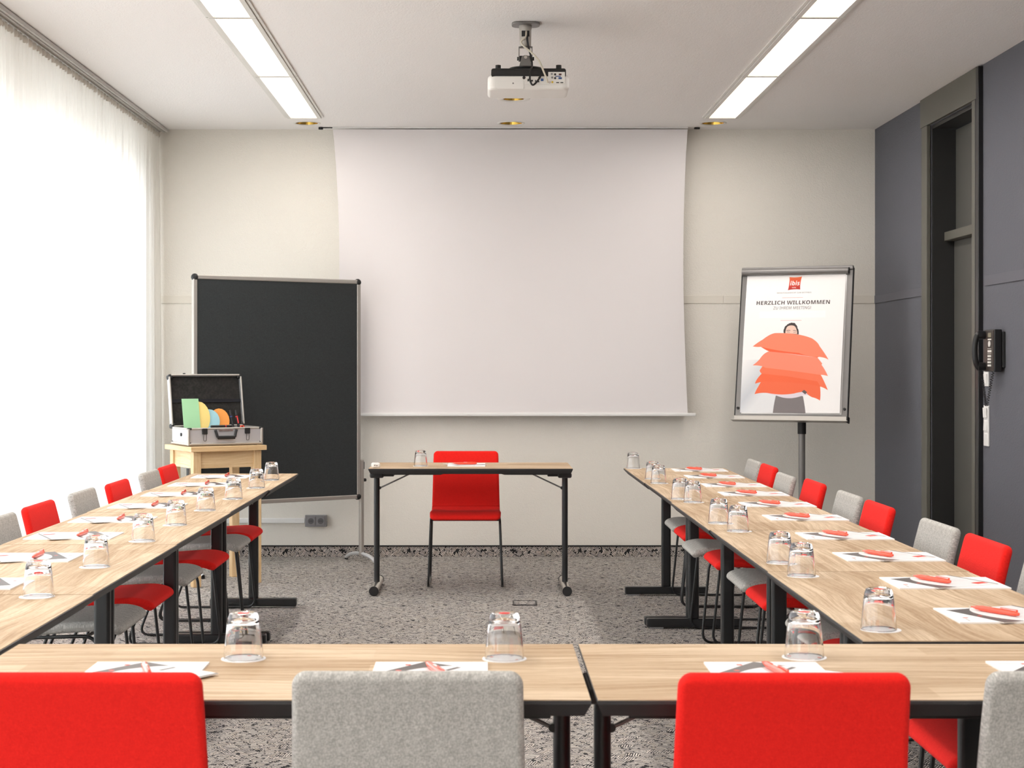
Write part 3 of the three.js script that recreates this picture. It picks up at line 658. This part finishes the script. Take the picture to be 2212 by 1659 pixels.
// ---------------------------------------------------------------- pinboard
{
  const W = 1.226, y0 = 0.435, y1 = 1.923, H = y1 - y0;
  const t = thing('pinboard', 'tall dark felt pinboard in an aluminium frame beside the screen', 'pinboard', [-1.3385, 0, -10.76], R(33.8));
  mesh('felt_panel', boxUV(bx(W - 0.04, H - 0.04, 0.022, 0, (y0 + y1) / 2, 0), 0.25), M.pinFelt, t);
  for (const s of [-1, 1]) {
    mesh('frame_side', bx(0.028, H - 0.03, 0.034, s * (W / 2 - 0.014), (y0 + y1) / 2, 0, 0.006), M.alu, t);
    mesh('frame_rail', bx(W - 0.03, 0.028, 0.034, 0, s > 0 ? y1 - 0.014 : y0 + 0.014, 0, 0.006), M.alu, t);
    for (const y of [y0 + 0.016, y1 - 0.016]) mesh('corner_cap', new THREE.SphereGeometry(0.024, 18, 14).translate(s * (W / 2 - 0.016), y, 0), M.black, t);
    const p = mesh('stand_pole', bx(0.026, 0.66, 0.034, s * (W / 2 + 0.016), 0.37, -0.006, 0.006), M.alu, t);
    mesh('clamp_knob', merge([cyl([s * (W / 2 + 0.028), 0.56, -0.006], [s * (W / 2 + 0.05), 0.56, -0.006], 0.011), bx(0.006, 0.05, 0.03, s * (W / 2 + 0.03), 0.66, -0.006, 0.002)]), M.black, p);
    const f = mesh('foot', tube([[s * (W / 2 + 0.016), 0.014, 0.2], [s * (W / 2 + 0.016), 0.045, 0.12], [s * (W / 2 + 0.016), 0.058, 0], [s * (W / 2 + 0.016), 0.045, -0.14], [s * (W / 2 + 0.016), 0.014, -0.22]], 0.013, 40, 12), M.aluBright, t);
    mesh('foot_glide', cyl([s * (W / 2 + 0.016), 0, 0.196], [s * (W / 2 + 0.016), 0.018, 0.196], 0.012), M.black, f);
    mesh('foot_glide', cyl([s * (W / 2 + 0.016), 0, -0.216], [s * (W / 2 + 0.016), 0.018, -0.216], 0.012), M.black, f);
  }
}

// ---------------------------------------------------------------- wooden side table with the open case
const TAB = { x: -1.744, z: -9.8, turn: R(32), w: 0.49, d: 0.43, h: 0.85 };
{
  const t = thing('side_table', 'tall light wooden side table carrying the open case by the pinboard', 'table', [TAB.x, 0, TAB.z], TAB.turn);
  const { w, d, h } = TAB, s = new THREE.Shape();
  s.moveTo(0, 0); s.quadraticCurveTo(w / 2, -0.03, w, 0); s.lineTo(w, d); s.lineTo(0, d); s.closePath();
  const g = extrude(s, 0.026, 0.002); g.rotateX(-PI2); g.translate(0, h - 0.028, 0);      // shape y becomes -z
  mesh('table_top', boxUV(g, 0.9), M.beech, t);
  const li = 0.022, ls = 0.05;
  for (const [x, z] of [[li, li], [w - li - ls, li], [li, d - li - ls], [w - li - ls, d - li - ls]]) mesh('leg', boxUV(bx(ls, h - 0.031, ls, x + ls / 2, (h - 0.031) / 2, -(z + ls / 2), 0.003), 0.9, x, z, true), M.beech, t);
  const ay = h - 0.031 - 0.052;
  mesh('apron', boxUV(bx(w - 2 * (li + ls), 0.1, 0.02, w / 2, ay, -(li + 0.022)), 0.9), M.beech, t);
  mesh('apron', boxUV(bx(w - 2 * (li + ls), 0.1, 0.02, w / 2, ay, -(d - li - 0.022)), 0.9), M.beech, t);
  mesh('apron', boxUV(bx(0.02, 0.1, d - 2 * (li + ls), li + 0.022, ay, -d / 2), 0.9), M.beech, t);
  mesh('apron', boxUV(bx(0.02, 0.1, d - 2 * (li + ls), w - li - 0.022, ay, -d / 2), 0.9), M.beech, t);
}
{
  const loc = V(0.256, TAB.h, -0.22).applyAxisAngle(V(0, 1, 0), TAB.turn).add(V(TAB.x, 0, TAB.z));
  const turn = R(29), W = 0.47, D = 0.31, HB = 0.1;
  const t = thing('presentation_case', 'open aluminium presentation case with black foam lining on the wooden table', 'case', [loc.x, TAB.h, loc.z], turn);
  const y = 0.006;
  mesh('base_shell', merge([bx(W, 0.006, D, 0, y + 0.003, 0), bx(W, HB, 0.007, 0, y + HB / 2, D / 2 - 0.0035), bx(W, HB, 0.007, 0, y + HB / 2, -D / 2 + 0.0035), bx(0.007, HB, D - 0.014, -W / 2 + 0.0035, y + HB / 2, 0), bx(0.007, HB, D - 0.014, W / 2 - 0.0035, y + HB / 2, 0)]), M.aluBright, t);
  mesh('edge_profile', merge([cyl([-W / 2, y + HB, D / 2], [W / 2, y + HB, D / 2], 0.006), cyl([-W / 2, y + HB, -D / 2], [W / 2, y + HB, -D / 2], 0.006), cyl([-W / 2, y + HB, -D / 2], [-W / 2, y + HB, D / 2], 0.006), cyl([W / 2, y + HB, -D / 2], [W / 2, y + HB, D / 2], 0.006),
    cyl([-W / 2, y + 0.006, D / 2], [W / 2, y + 0.006, D / 2], 0.009), cyl([-W / 2, y + 0.006, -D / 2], [-W / 2, y + 0.006, D / 2], 0.009), cyl([-W / 2, y, D / 2], [-W / 2, y + HB, D / 2], 0.009), cyl([W / 2, y, D / 2], [W / 2, y + HB, D / 2], 0.009)]), M.alu, t);
  for (const [sx, sz] of [[-1, 1], [1, 1], [-1, -1], [1, -1]]) { mesh('corner_guard', bx(0.026, 0.022, 0.026, sx * (W / 2 - 0.006), y + 0.008, sz * (D / 2 - 0.006), 0.009), M.black, t); mesh('corner_guard', bx(0.028, 0.012, 0.028, sx * (W / 2 - 0.008), y + HB, sz * (D / 2 - 0.008), 0.005), M.black, t); mesh('rubber_foot', cyl([sx * (W / 2 - 0.03), 0, sz * (D / 2 - 0.03)], [sx * (W / 2 - 0.03), 0.008, sz * (D / 2 - 0.03)], 0.01), M.black, t); }
  mesh('foam_insert', bx(W - 0.016, 0.06, D - 0.016, 0, y + 0.037, 0), M.foam, t);
  for (const x of [-0.135, 0.14]) {
    const l = mesh('latch', bx(0.034, 0.036, 0.012, x, y + HB - 0.016, D / 2 + 0.006, 0.004), M.black, t);
    mesh('latch_loop', rod([[x - 0.009, y + HB - 0.03, D / 2 + 0.013], [x - 0.009, y + HB - 0.075, D / 2 + 0.011], [x + 0.009, y + HB - 0.075, D / 2 + 0.011], [x + 0.009, y + HB - 0.03, D / 2 + 0.013]], 0.0016, 0.012, 6), M.black, l);
  }
  const hd = mesh('handle', merge([bx(0.115, 0.022, 0.016, 0.0, y + HB - 0.055, D / 2 + 0.016, 0.007), cyl([-0.055, y + HB - 0.053, D / 2 + 0.015], [-0.068, y + HB - 0.008, D / 2 + 0.008], 0.008), cyl([0.055, y + HB - 0.053, D / 2 + 0.015], [0.068, y + HB - 0.008, D / 2 + 0.008], 0.008)]), M.black, t);
  mesh('handle_plate', bx(0.09, 0.014, 0.004, 0, y + HB - 0.01, D / 2 + 0.006, 0.001), M.chrome, hd);
  mesh('side_lock', cyl([-W / 2 - 0.006, y + 0.062, 0.02], [-W / 2, y + 0.062, 0.02], 0.011), M.black, t);
  // lid, leaning back
  const lid = new THREE.Group(); lid.name = 'lid'; lid.position.set(0, y + HB + 0.006, -D / 2 + 0.004); lid.rotation.x = R(-11); t.add(lid);
  const LH = 0.325, LD = 0.05;
  mesh('lid_shell', merge([bx(W, LH, 0.005, 0, LH / 2, -LD + 0.0025), bx(0.006, LH, LD, -W / 2 + 0.003, LH / 2, -LD / 2), bx(0.006, LH, LD, W / 2 - 0.003, LH / 2, -LD / 2), bx(W, 0.006, LD, 0, LH - 0.003, -LD / 2), bx(W, 0.006, LD, 0, 0.003, -LD / 2)]), M.aluBright, lid);
  mesh('lid_rim', merge([cyl([-W / 2, 0.01, 0], [-W / 2, LH - 0.01, 0], 0.006), cyl([W / 2, 0.01, 0], [W / 2, LH - 0.01, 0], 0.006), cyl([-W / 2 + 0.01, LH, 0], [W / 2 - 0.01, LH, 0], 0.006), cyl([-W / 2 + 0.01, 0, 0], [W / 2 - 0.01, 0, 0], 0.006)]), M.alu, lid);
  mesh('lid_foam', extrude(roundRect(W - 0.016, LH - 0.016, 0.02), 0.02, 0.002).translate(0, LH / 2, -LD + 0.008), M.foam, lid);
  mesh('lid_strap', bx(W - 0.014, 0.022, 0.003, 0, LH * 0.5, -0.014, 0.001), std({ color: rgb(24, 24, 30), roughness: 0.9 }), lid);
  for (const sx of [-1, 1]) for (const yy of [0.008, LH - 0.008]) mesh('lid_corner', bx(0.03, 0.03, LD + 0.006, sx * (W / 2 - 0.008), yy, -LD / 2 + 0.001, 0.01), M.black, lid);
  for (const x of [-0.135, 0.14]) mesh('lid_catch', merge([bx(0.036, 0.006, 0.02, x, LH + 0.003, -0.012, 0.002), bx(0.016, 0.014, 0.012, x, LH + 0.008, -0.012, 0.003)]), M.black, lid);
  // contents, each its own thing, standing in the foam and leaning on the lid
  const put = (x, yy, z) => { const v = V(x, yy, z).applyAxisAngle(V(0, 1, 0), turn); return [loc.x + v.x, TAB.h + v.y, loc.z + v.z]; };
  const card = (name, shape, col, label, x, h, z, roll = 0) => {
    const g = extrude(shape, 0.002, 0); g.rotateZ(roll); g.rotateX(R(-14));
    single(name, g, std({ color: col, roughness: 0.85 }), label, 'card', put(x, 0.076, z), turn, 'coloured moderation cards');
  };
  card('green_card', (() => { const s = rectShape(-0.054, 0, 0.054, 0.215); return s; })(), rgb(168, 218, 170), 'green rectangular card standing in the open case', -0.15, 0, -0.02);
  const oval = (a, b) => { const s = new THREE.Shape(); s.absellipse(0, b, a, b, 0, Math.PI * 2); return s; };
  card('yellow_card', oval(0.066, 0.098), rgb(248, 222, 138), 'yellow oval card standing in the open case', -0.092, 0, -0.028);
  card('blue_card', oval(0.066, 0.073), rgb(168, 216, 228), 'light blue round card standing in the open case', -0.026, 0, -0.04);
  card('orange_card', oval(0.064, 0.075), rgb(250, 166, 84), 'orange round card standing in the open case', 0.045, 0, -0.055);
  const marker = (label, band, p, rx, rz) => {
    const m = thing('marker_pen', label, 'marker', p, turn, 'marker pens');
    const h = new THREE.Group(); h.name = 'marker_body'; h.rotation.set(rx, 0, rz);
    m.add(h);
    mesh('barrel', lathe([[0, 0], [0.007, 0.0], [0.0078, 0.006], [0.0078, 0.095], [0.006, 0.1], [0, 0.1]], 18), M.black, h);
    mesh('cap', lathe([[0, 0.099], [0.0082, 0.1], [0.0082, 0.103], [0.0076, 0.135], [0.006, 0.138], [0, 0.138]], 18), M.blackGloss, h);
    mesh('colour_ring', lathe([[0.0078, 0.092], [0.0085, 0.093], [0.0085, 0.098], [0.0078, 0.099]], 18), band, h);
    return h;
  };
  marker('black marker with blue ring leaning in the open case', std({ color: rgb(70, 84, 140), roughness: 0.5 }), put(0.135, 0.0775, -0.06), R(-14), R(7));
  const h2 = marker('black marker with red ring leaning in the open case', std({ color: rgb(220, 64, 62), roughness: 0.5 }), put(0.17, 0.0775, -0.055), R(-14), R(7));
  mesh('red_clip', bx(0.008, 0.04, 0.004, 0, 0.07, 0.0085, 0.002), std({ color: rgb(226, 60, 60), roughness: 0.5 }), h2);
  marker('black marker with red end lying flat across the open case', std({ color: rgb(200, 50, 56), roughness: 0.5 }), put(-0.085, 0.118, 0.128), 0, R(-90));
  for (const [x, a, l] of [[0.115, 0.5, 'red pin with bent head at the case rim nearer the handle'], [0.142, -0.5, 'red pin with bent head at the case rim nearer the corner']]) single('push_pin', merge([cyl([0, 0, 0], [0.006 * a, 0.018, 0], 0.0035, 0.006, 10), cyl([0.006 * a, 0.018, 0], [0.018 * a, 0.03, 0], 0.006, 0.004, 10)]), M.redPen, l, 'pin', put(x, 0.073 + 0.018, 0.1), turn, 'red pins');
}

// ---------------------------------------------------------------- flip chart with the welcome poster
{
  const t = thing('flip_chart', 'grey metal flip chart easel leaning back, holding the welcome poster', 'flipchart', [2.03, 0, -10.5], R(-24));
  const lean = R(-11.5), W = 0.735, L = 1.012;
  const b = new THREE.Group(); b.name = 'board'; b.position.set(-0.03, 0.982, 0.045); b.rotation.x = lean; t.add(b);
  mesh('board_panel', bx(W, L, 0.014, 0, L / 2, 0, 0.004), M.steelGrey, b);
  for (const q of [-1, 1]) mesh('board_edge', bx(0.008, L, 0.024, q * (W / 2 - 0.002), L / 2, -0.003, 0.003), M.black, b);
  mesh('clamp_bar', merge([cyl([-W / 2 + 0.006, L - 0.025, 0.022], [W / 2 - 0.03, L - 0.025, 0.022], 0.02, 0.02, 24), bx(W, 0.03, 0.03, 0, L - 0.002, 0.004, 0.008)]), M.steelGrey, b);
  mesh('clamp_cap', cyl([W / 2 - 0.03, L - 0.025, 0.022], [W / 2 - 0.024, L - 0.025, 0.022], 0.021, 0.021, 24), M.black, b);
  mesh('pen_tray', merge([bx(W, 0.03, 0.022, 0, 0.018, 0.012, 0.006), bx(W + 0.02, 0.006, 0.075, 0, -0.002, 0.03, 0.002)]), M.alu, b);
  mesh('tray_cap', bx(0.012, 0.04, 0.06, W / 2 + 0.004, 0.012, 0.015, 0.004), M.black, b);
  for (const s of [-1, 1]) mesh('paper_stud', cyl([s * (W / 2 - 0.022), 0.082, 0.006], [s * (W / 2 - 0.022), 0.082, 0.018], 0.0095, 0.008), M.black, b);
  mesh('pole', cyl([0.03, 0.08, -0.02], [0.03, 1.02, -0.02], 0.0215, 0.0215, 24), M.steelGrey, t);
  mesh('pole_collar', cyl([0.03, 0.9, -0.02], [0.03, 0.975, -0.02], 0.027, 0.027, 24), M.black, t);
  mesh('tilt_joint', bx(0.06, 0.09, 0.06, 0.03, 1.05, -0.01, 0.01), M.black, t);
  const n = 5;
  for (let k = 0; k < n; k++) { const a = k / n * Math.PI * 2 + 0.3, x = 0.03 + Math.cos(a) * 0.3, z = -0.02 + Math.sin(a) * 0.3; const l = mesh('base_arm', cyl([0.03, 0.1, -0.02], [x, 0.07, z], 0.02, 0.014), M.steelGrey, t); mesh('caster', merge([cyl([x, 0.03, z - 0.012], [x, 0.03, z + 0.012], 0.03), cyl([x, 0.04, z], [x, 0.075, z], 0.008)]), M.black, l); }

  const poster = canvasTex(1024, 1380, (g, W_, H_) => {
    g.fillStyle = 'rgb(250,247,245)'; g.fillRect(0, 0, W_, H_);
    const grd = g.createLinearGradient(0, H_ * 0.62, W_ * 0.3, H_ * 0.8); grd.addColorStop(0, 'rgba(214,216,220,0)'); grd.addColorStop(0.7, 'rgba(206,209,214,1)'); grd.addColorStop(1, 'rgba(222,224,227,0.6)');
    g.fillStyle = grd; g.beginPath(); g.moveTo(0, H_ * 0.62); g.lineTo(W_ * 0.34, H_ * 0.62); g.lineTo(W_ * 0.42, H_); g.lineTo(0, H_); g.closePath(); g.fill();
    // pillow logo
    const lx = W_ * 0.493, ly = H_ * 0.062, s = W_ * 0.068;
    const lg = g.createLinearGradient(0, ly - s, 0, ly + s); lg.addColorStop(0, 'rgb(236,112,58)'); lg.addColorStop(0.45, 'rgb(226,74,44)'); lg.addColorStop(1, 'rgb(176,34,30)');
    g.fillStyle = lg; g.beginPath(); g.moveTo(lx - s * 0.86, ly - s * 0.95); g.quadraticCurveTo(lx, ly - s * 0.82, lx + s * 1.0, ly - s * 1.0); g.quadraticCurveTo(lx + s * 0.72, ly, lx + s * 0.84, ly + s * 0.92); g.quadraticCurveTo(lx, ly + s * 0.8, lx - s * 1.0, ly + s * 0.98); g.quadraticCurveTo(lx - s * 0.74, ly, lx - s * 0.86, ly - s * 0.95); g.fill();
    g.fillStyle = 'rgb(255,250,246)'; g.textAlign = 'center'; g.textBaseline = 'middle';
    g.save(); g.translate(lx, ly); g.transform(1, 0, -0.16, 1, 0, 0); g.font = `bold ${s * 0.86}px sans-serif`; g.fillText('ibis', 0, -s * 0.02); g.font = `bold ${s * 0.2}px sans-serif`; g.fillText('HOTEL', 0, s * 0.62); g.restore();
    const fit = (text, font, x0, x1, y, px, color) => { g.save(); g.font = `${font} ${px}px sans-serif`; const w = g.measureText(text).width; g.translate((x0 + x1) / 2 * W_, y * H_); g.transform(((x1 - x0) * W_) / w, 0, -0.03, 1, 0, 0); g.fillStyle = color; g.fillText(text, 0, 0); g.restore(); };
    fit('WOHLFÜHLKOMFORT ZUM BESTPREIS', '', 0.315, 0.665, 0.131, 17, 'rgb(96,88,86)');
    g.fillStyle = 'rgb(222,140,134)'; g.fillRect(W_ * 0.372, H_ * 0.166, W_ * 0.21, 3); g.fillRect(W_ * 0.37, H_ * 0.334, W_ * 0.21, 3);
    fit('HERZLICH WILLKOMMEN', 'bold', 0.108, 0.86, 0.204, 54, 'rgb(70,60,58)');
    fit('ZU IHREM MEETING!', '', 0.288, 0.672, 0.243, 40, 'rgb(112,102,98)');
    g.fillStyle = 'rgb(255,253,252)'; g.fillRect(W_ * 0.15, H_ * 0.266, W_ * 0.665, H_ * 0.05);
    // printed photograph of a man behind a pile of pillows; drawn in a sketch frame and mapped onto the sheet
    const kx = 1 / 6.9125, det = 64005, ax = W_ / det, ay = H_ / det;
    g.save(); g.transform(294 * kx * ax, 3 * kx * ay, 29 * kx * ax, 218 * kx * ay, (294 * -23 + 29 * 81) * ax, (3 * -23 + 218 * 81) * ay);
    const poly = (fill, pts) => { g.fillStyle = fill; g.beginPath(); pts.forEach((p, i) => (i === 0 ? g.moveTo(p[0], p[1]) : p.length === 2 ? g.lineTo(p[0], p[1]) : g.quadraticCurveTo(p[0], p[1], p[2], p[3]))); g.closePath(); g.fill(); };
    poly('rgb(128,120,120)', [[455, 1500], [470, 1380, 520, 1215], [930, 1215], [955, 1380, 955, 1505]]);
    poly('rgb(232,220,228)', [[380, 1188], [450, 1160], [930, 1150], [1030, 1195], [930, 1205], [720, 1290, 520, 1212]]);
    poly('rgb(62,50,48)', [[690, 300], [678, 262, 700, 232], [706, 196, 738, 184], [752, 158, 772, 166], [764, 148, 790, 154], [812, 138, 836, 150], [866, 140, 876, 172], [902, 188, 900, 226], [922, 246, 914, 318]]);
    poly('rgb(246,206,188)', [[712, 300], [716, 262, 724, 248], [734, 206, 766, 194], [800, 178, 846, 190], [878, 206, 884, 248], [896, 268, 890, 312]]);
    g.strokeStyle = 'rgb(88,66,60)'; g.lineWidth = 7; g.beginPath(); g.moveTo(730, 268); g.quadraticCurveTo(755, 252, 790, 262); g.moveTo(832, 262); g.quadraticCurveTo(858, 254, 880, 272); g.stroke();
    g.lineWidth = 5; g.beginPath(); g.moveTo(738, 286); g.quadraticCurveTo(756, 276, 780, 288); g.moveTo(836, 290); g.quadraticCurveTo(856, 280, 874, 294); g.stroke();
    poly('rgb(250,110,66)', [[195, 1200], [225, 1140], [310, 1010], [700, 1000], [1195, 1065], [1200, 1200, 1182, 1275], [1130, 1240, 1070, 1230], [1000, 1200, 970, 1150], [860, 1160, 800, 1180], [600, 1215, 400, 1180], [300, 1170, 195, 1200]]);
    poly('rgb(98,86,84)', [[955, 1125], [995, 1160], [965, 1190], [915, 1150]]);
    poly('rgb(252,120,80)', [[215, 1048], [215, 1010, 290, 930], [320, 900], [285, 860, 295, 850], [340, 790], [1215, 905], [1260, 990, 1308, 1125], [1260, 1090, 1200, 1075], [800, 1000, 330, 1018], [260, 1030, 215, 1048]]);
    poly('rgb(250,106,60)', [[215, 1048], [215, 1010, 290, 930], [330, 900], [700, 930], [1160, 1000], [1200, 1075], [800, 1000, 330, 1018], [260, 1030, 215, 1048]]);
    poly('rgb(253,142,112)', [[188, 780], [250, 740, 300, 690], [380, 580, 470, 568], [1180, 655], [1245, 740], [1235, 760], [1290, 840, 1320, 922], [1270, 905, 1200, 905], [800, 850, 380, 812], [330, 775, 188, 780]]);
    poly('rgb(248,98,54)', [[330, 505], [420, 565, 470, 575], [800, 600, 1180, 655], [1210, 640], [700, 540]]);
    poly('rgb(252,136,102)', [[205, 500], [300, 430, 360, 400], [480, 310, 560, 300], [900, 290, 1110, 375], [1200, 430, 1220, 490], [1300, 600, 1342, 685], [1290, 650, 1200, 645], [1060, 650, 900, 590], [600, 570, 330, 505], [260, 512, 205, 500]]);
    g.restore();
  });
  // the printed sheet, slightly bowed away from the board
  const PW = 0.65, PH = 0.915, nx = 10, ny = 24, pos = [], uv = [], idx = [];
  for (let j = 0; j <= ny; j++) for (let i = 0; i <= nx; i++) { const u = i / nx, v = j / ny; pos.push((u - 0.5) * PW - 0.004, PH - v * PH, 0.012 + 0.014 * Math.sin(Math.PI * v) + 0.018 * v * v * u * u); uv.push(u, 1 - v); }
  for (let j = 0; j < ny; j++) for (let i = 0; i < nx; i++) { const a = j * (nx + 1) + i, b = a + nx + 1; idx.push(a, b, a + 1, b, b + 1, a + 1); }
  const g = new THREE.BufferGeometry(); g.setAttribute('position', new THREE.Float32BufferAttribute(pos, 3)); g.setAttribute('uv', new THREE.Float32BufferAttribute(uv, 2)); g.setIndex(idx); g.computeVertexNormals();
  const p = thing('poster', 'white welcome poster with orange pillows on the flip chart', 'poster', [2.03, 0, -10.5], R(-24));
  const pg = new THREE.Group(); pg.name = 'sheet_group'; pg.position.set(-0.03, 0.982, 0.045); pg.rotation.x = lean; p.add(pg);
  mesh('printed_sheet', g.translate(0, 0.052, 0), std({ map: poster, roughness: 0.6, side: THREE.DoubleSide }), pg);
  mesh('under_sheets', bx(PW, PH, 0.003, 0.003, PH / 2 + 0.046, 0.0098), M.paper, pg);
}

// ---------------------------------------------------------------- wall telephone, switches, sockets
{
  const t = thing('wall_telephone', 'black wall telephone with handset and coiled cord beside the door', 'telephone', [XR, 1.42, -8.69], -PI2);
  // local: +z out from the wall, +x towards the camera
  mesh('wall_bracket', bx(0.15, 0.19, 0.016, 0.02, 0.005, 0.008, 0.004), M.black, t);
  mesh('housing', bx(0.175, 0.225, 0.042, 0, 0, 0.037, 0.006), M.blackGloss, t);
  mesh('face_plate', bx(0.17, 0.215, 0.004, 0, 0, 0.0595, 0.0015), std({ color: rgb(58, 50, 46), roughness: 0.45 }), t);
  mesh('display', bx(0.05, 0.024, 0.003, 0.022, 0.083, 0.0625), std({ color: rgb(150, 142, 124), roughness: 0.2 }), t);
  mesh('label_strip', bx(0.055, 0.007, 0.002, 0.022, 0.06, 0.0625), M.plasticWhite, t);
  mesh('control_pad', new THREE.CylinderGeometry(0.016, 0.016, 0.005, 24).rotateX(PI2).translate(0.022, 0.036, 0.063), M.plasticWhite, t);
  mesh('label_strip', bx(0.062, 0.012, 0.002, 0.022, -0.003, 0.0625), M.plasticWhite, t);
  for (let r = 0; r < 4; r++) for (let c = 0; c < 3; c++) mesh('key', bx(0.013, 0.0105, 0.005, 0.004 + c * 0.018, -0.029 - r * 0.0165, 0.0635, 0.001), M.plasticWhite, t);
  for (let c = 0; c < 4; c++) for (const y of [0.0105, -0.0165]) mesh('small_key', bx(0.005, 0.0035, 0.003, -0.004 + c * 0.0165, y, 0.063, 0.0008), M.plasticWhite, t);
  mesh('handset', tube([[-0.062, 0.096, 0.085], [-0.062, 0.085, 0.1], [-0.062, 0.05, 0.112], [-0.062, 0, 0.116], [-0.062, -0.05, 0.112], [-0.062, -0.085, 0.1], [-0.062, -0.1, 0.085]], 0.0155, 40, 14), M.blackGloss, t);
  mesh('earpiece', cyl([-0.062, 0.085, 0.062], [-0.062, 0.085, 0.1], 0.022, 0.024), M.blackGloss, t);
  mesh('mouthpiece', cyl([-0.062, -0.085, 0.062], [-0.062, -0.085, 0.1], 0.022, 0.024), M.blackGloss, t);
  const pts = []; for (let k = 0; k <= 700; k++) { const s = k / 700, a = s * Math.PI * 2 * 38, y = -0.105 - 0.19 * (s < 0.62 ? s / 0.62 : (1 - s) / 0.38), z = s < 0.62 ? 0.085 - 0.04 * s : 0.06 - 0.035 * (s - 0.62) / 0.38; pts.push([-0.045 + (s > 0.62 ? 0.014 : 0) + Math.cos(a) * 0.006, y, z + Math.sin(a) * 0.006]); }
  mesh('coiled_cord', new THREE.TubeGeometry(new THREE.CatmullRomCurve3(pts.map((p) => V(...p))), 1400, 0.0018, 5), M.black, t);
  const sw = (y, n, label) => {
    const g = thing('light_switch', label, 'switch', [XR, y, -8.905], -PI2, 'switch plates by the door');
    const h = 0.081 + (n - 1) * 0.071;
    mesh('plate', bx(0.081, h, 0.009, 0, 0, 0.0045, 0.003), M.white, g);
    for (let k = 0; k < n; k++) { const r = mesh('rocker', bx(0.055, 0.055, 0.006, 0, (n - 1) * 0.0355 - k * 0.071, 0, 0.002), M.white, g); r.position.z = 0.011; r.rotation.x = k === 1 ? -0.06 : 0.05; }
  };
  sw(1.012, 3, 'white plate of three light switches stacked beside the door');
  sw(1.268, 1, 'single white wall plate just under the telephone');
}
{
  const t = thing('wall_socket', 'grey double power socket low on the cream wall', 'socket', [-1.16, 0.252, -WB]);
  mesh('back_box', bx(0.152, 0.08, 0.036, 0, 0, 0.018, 0.003), M.plasticGrey, t);
  for (const s of [-1, 1]) {
    const r = mesh('socket_insert', merge([bx(0.06, 0.062, 0.006, s * 0.034, 0, 0.039, 0.002)]), M.plasticGrey, t);
    mesh('recess', new THREE.CylinderGeometry(0.0205, 0.0205, 0.002, 30).rotateX(PI2).translate(s * 0.034, 0, 0.0425), std({ color: rgb(98, 96, 98), roughness: 0.6 }), r);
    for (const q of [-1, 0, 1]) mesh('contact', new THREE.CylinderGeometry(0.0028, 0.0028, 0.002, 10).rotateX(PI2).translate(s * 0.034 + q * 0.0085, 0, 0.0436), M.black, r);
  }
  const d = thing('cable_duct', 'white cable duct running along the cream wall to the socket', 'duct', [0, 0.252, -WB]);
  mesh('duct_body', bx(1.22, 0.036, 0.02, -1.85, 0, 0.01, 0.002), M.white, d);
  mesh('duct_cover', bx(1.22, 0.03, 0.006, -1.85, 0, 0.022, 0.002), M.white, d);
  const f = thing('floor_socket', 'small hinged carpeted floor box lid before the presenter desk', 'floor box', [0.244, 0, -9.18]);
  mesh('lid', boxUV(bx(0.12, 0.004, 0.15, 0, 0.002, 0, 0.001), 1.2, 0.3, 0.4), M.carpet, f);
  mesh('lid_rim', merge([bx(0.13, 0.006, 0.007, 0, 0.003, 0.0785), bx(0.13, 0.006, 0.007, 0, 0.003, -0.0785), bx(0.007, 0.006, 0.15, 0.0635, 0.003, 0), bx(0.007, 0.006, 0.15, -0.0635, 0.003, 0)]), std({ color: rgb(60, 58, 58), roughness: 0.6 }), f);
}

renderer.render(scene, camera);
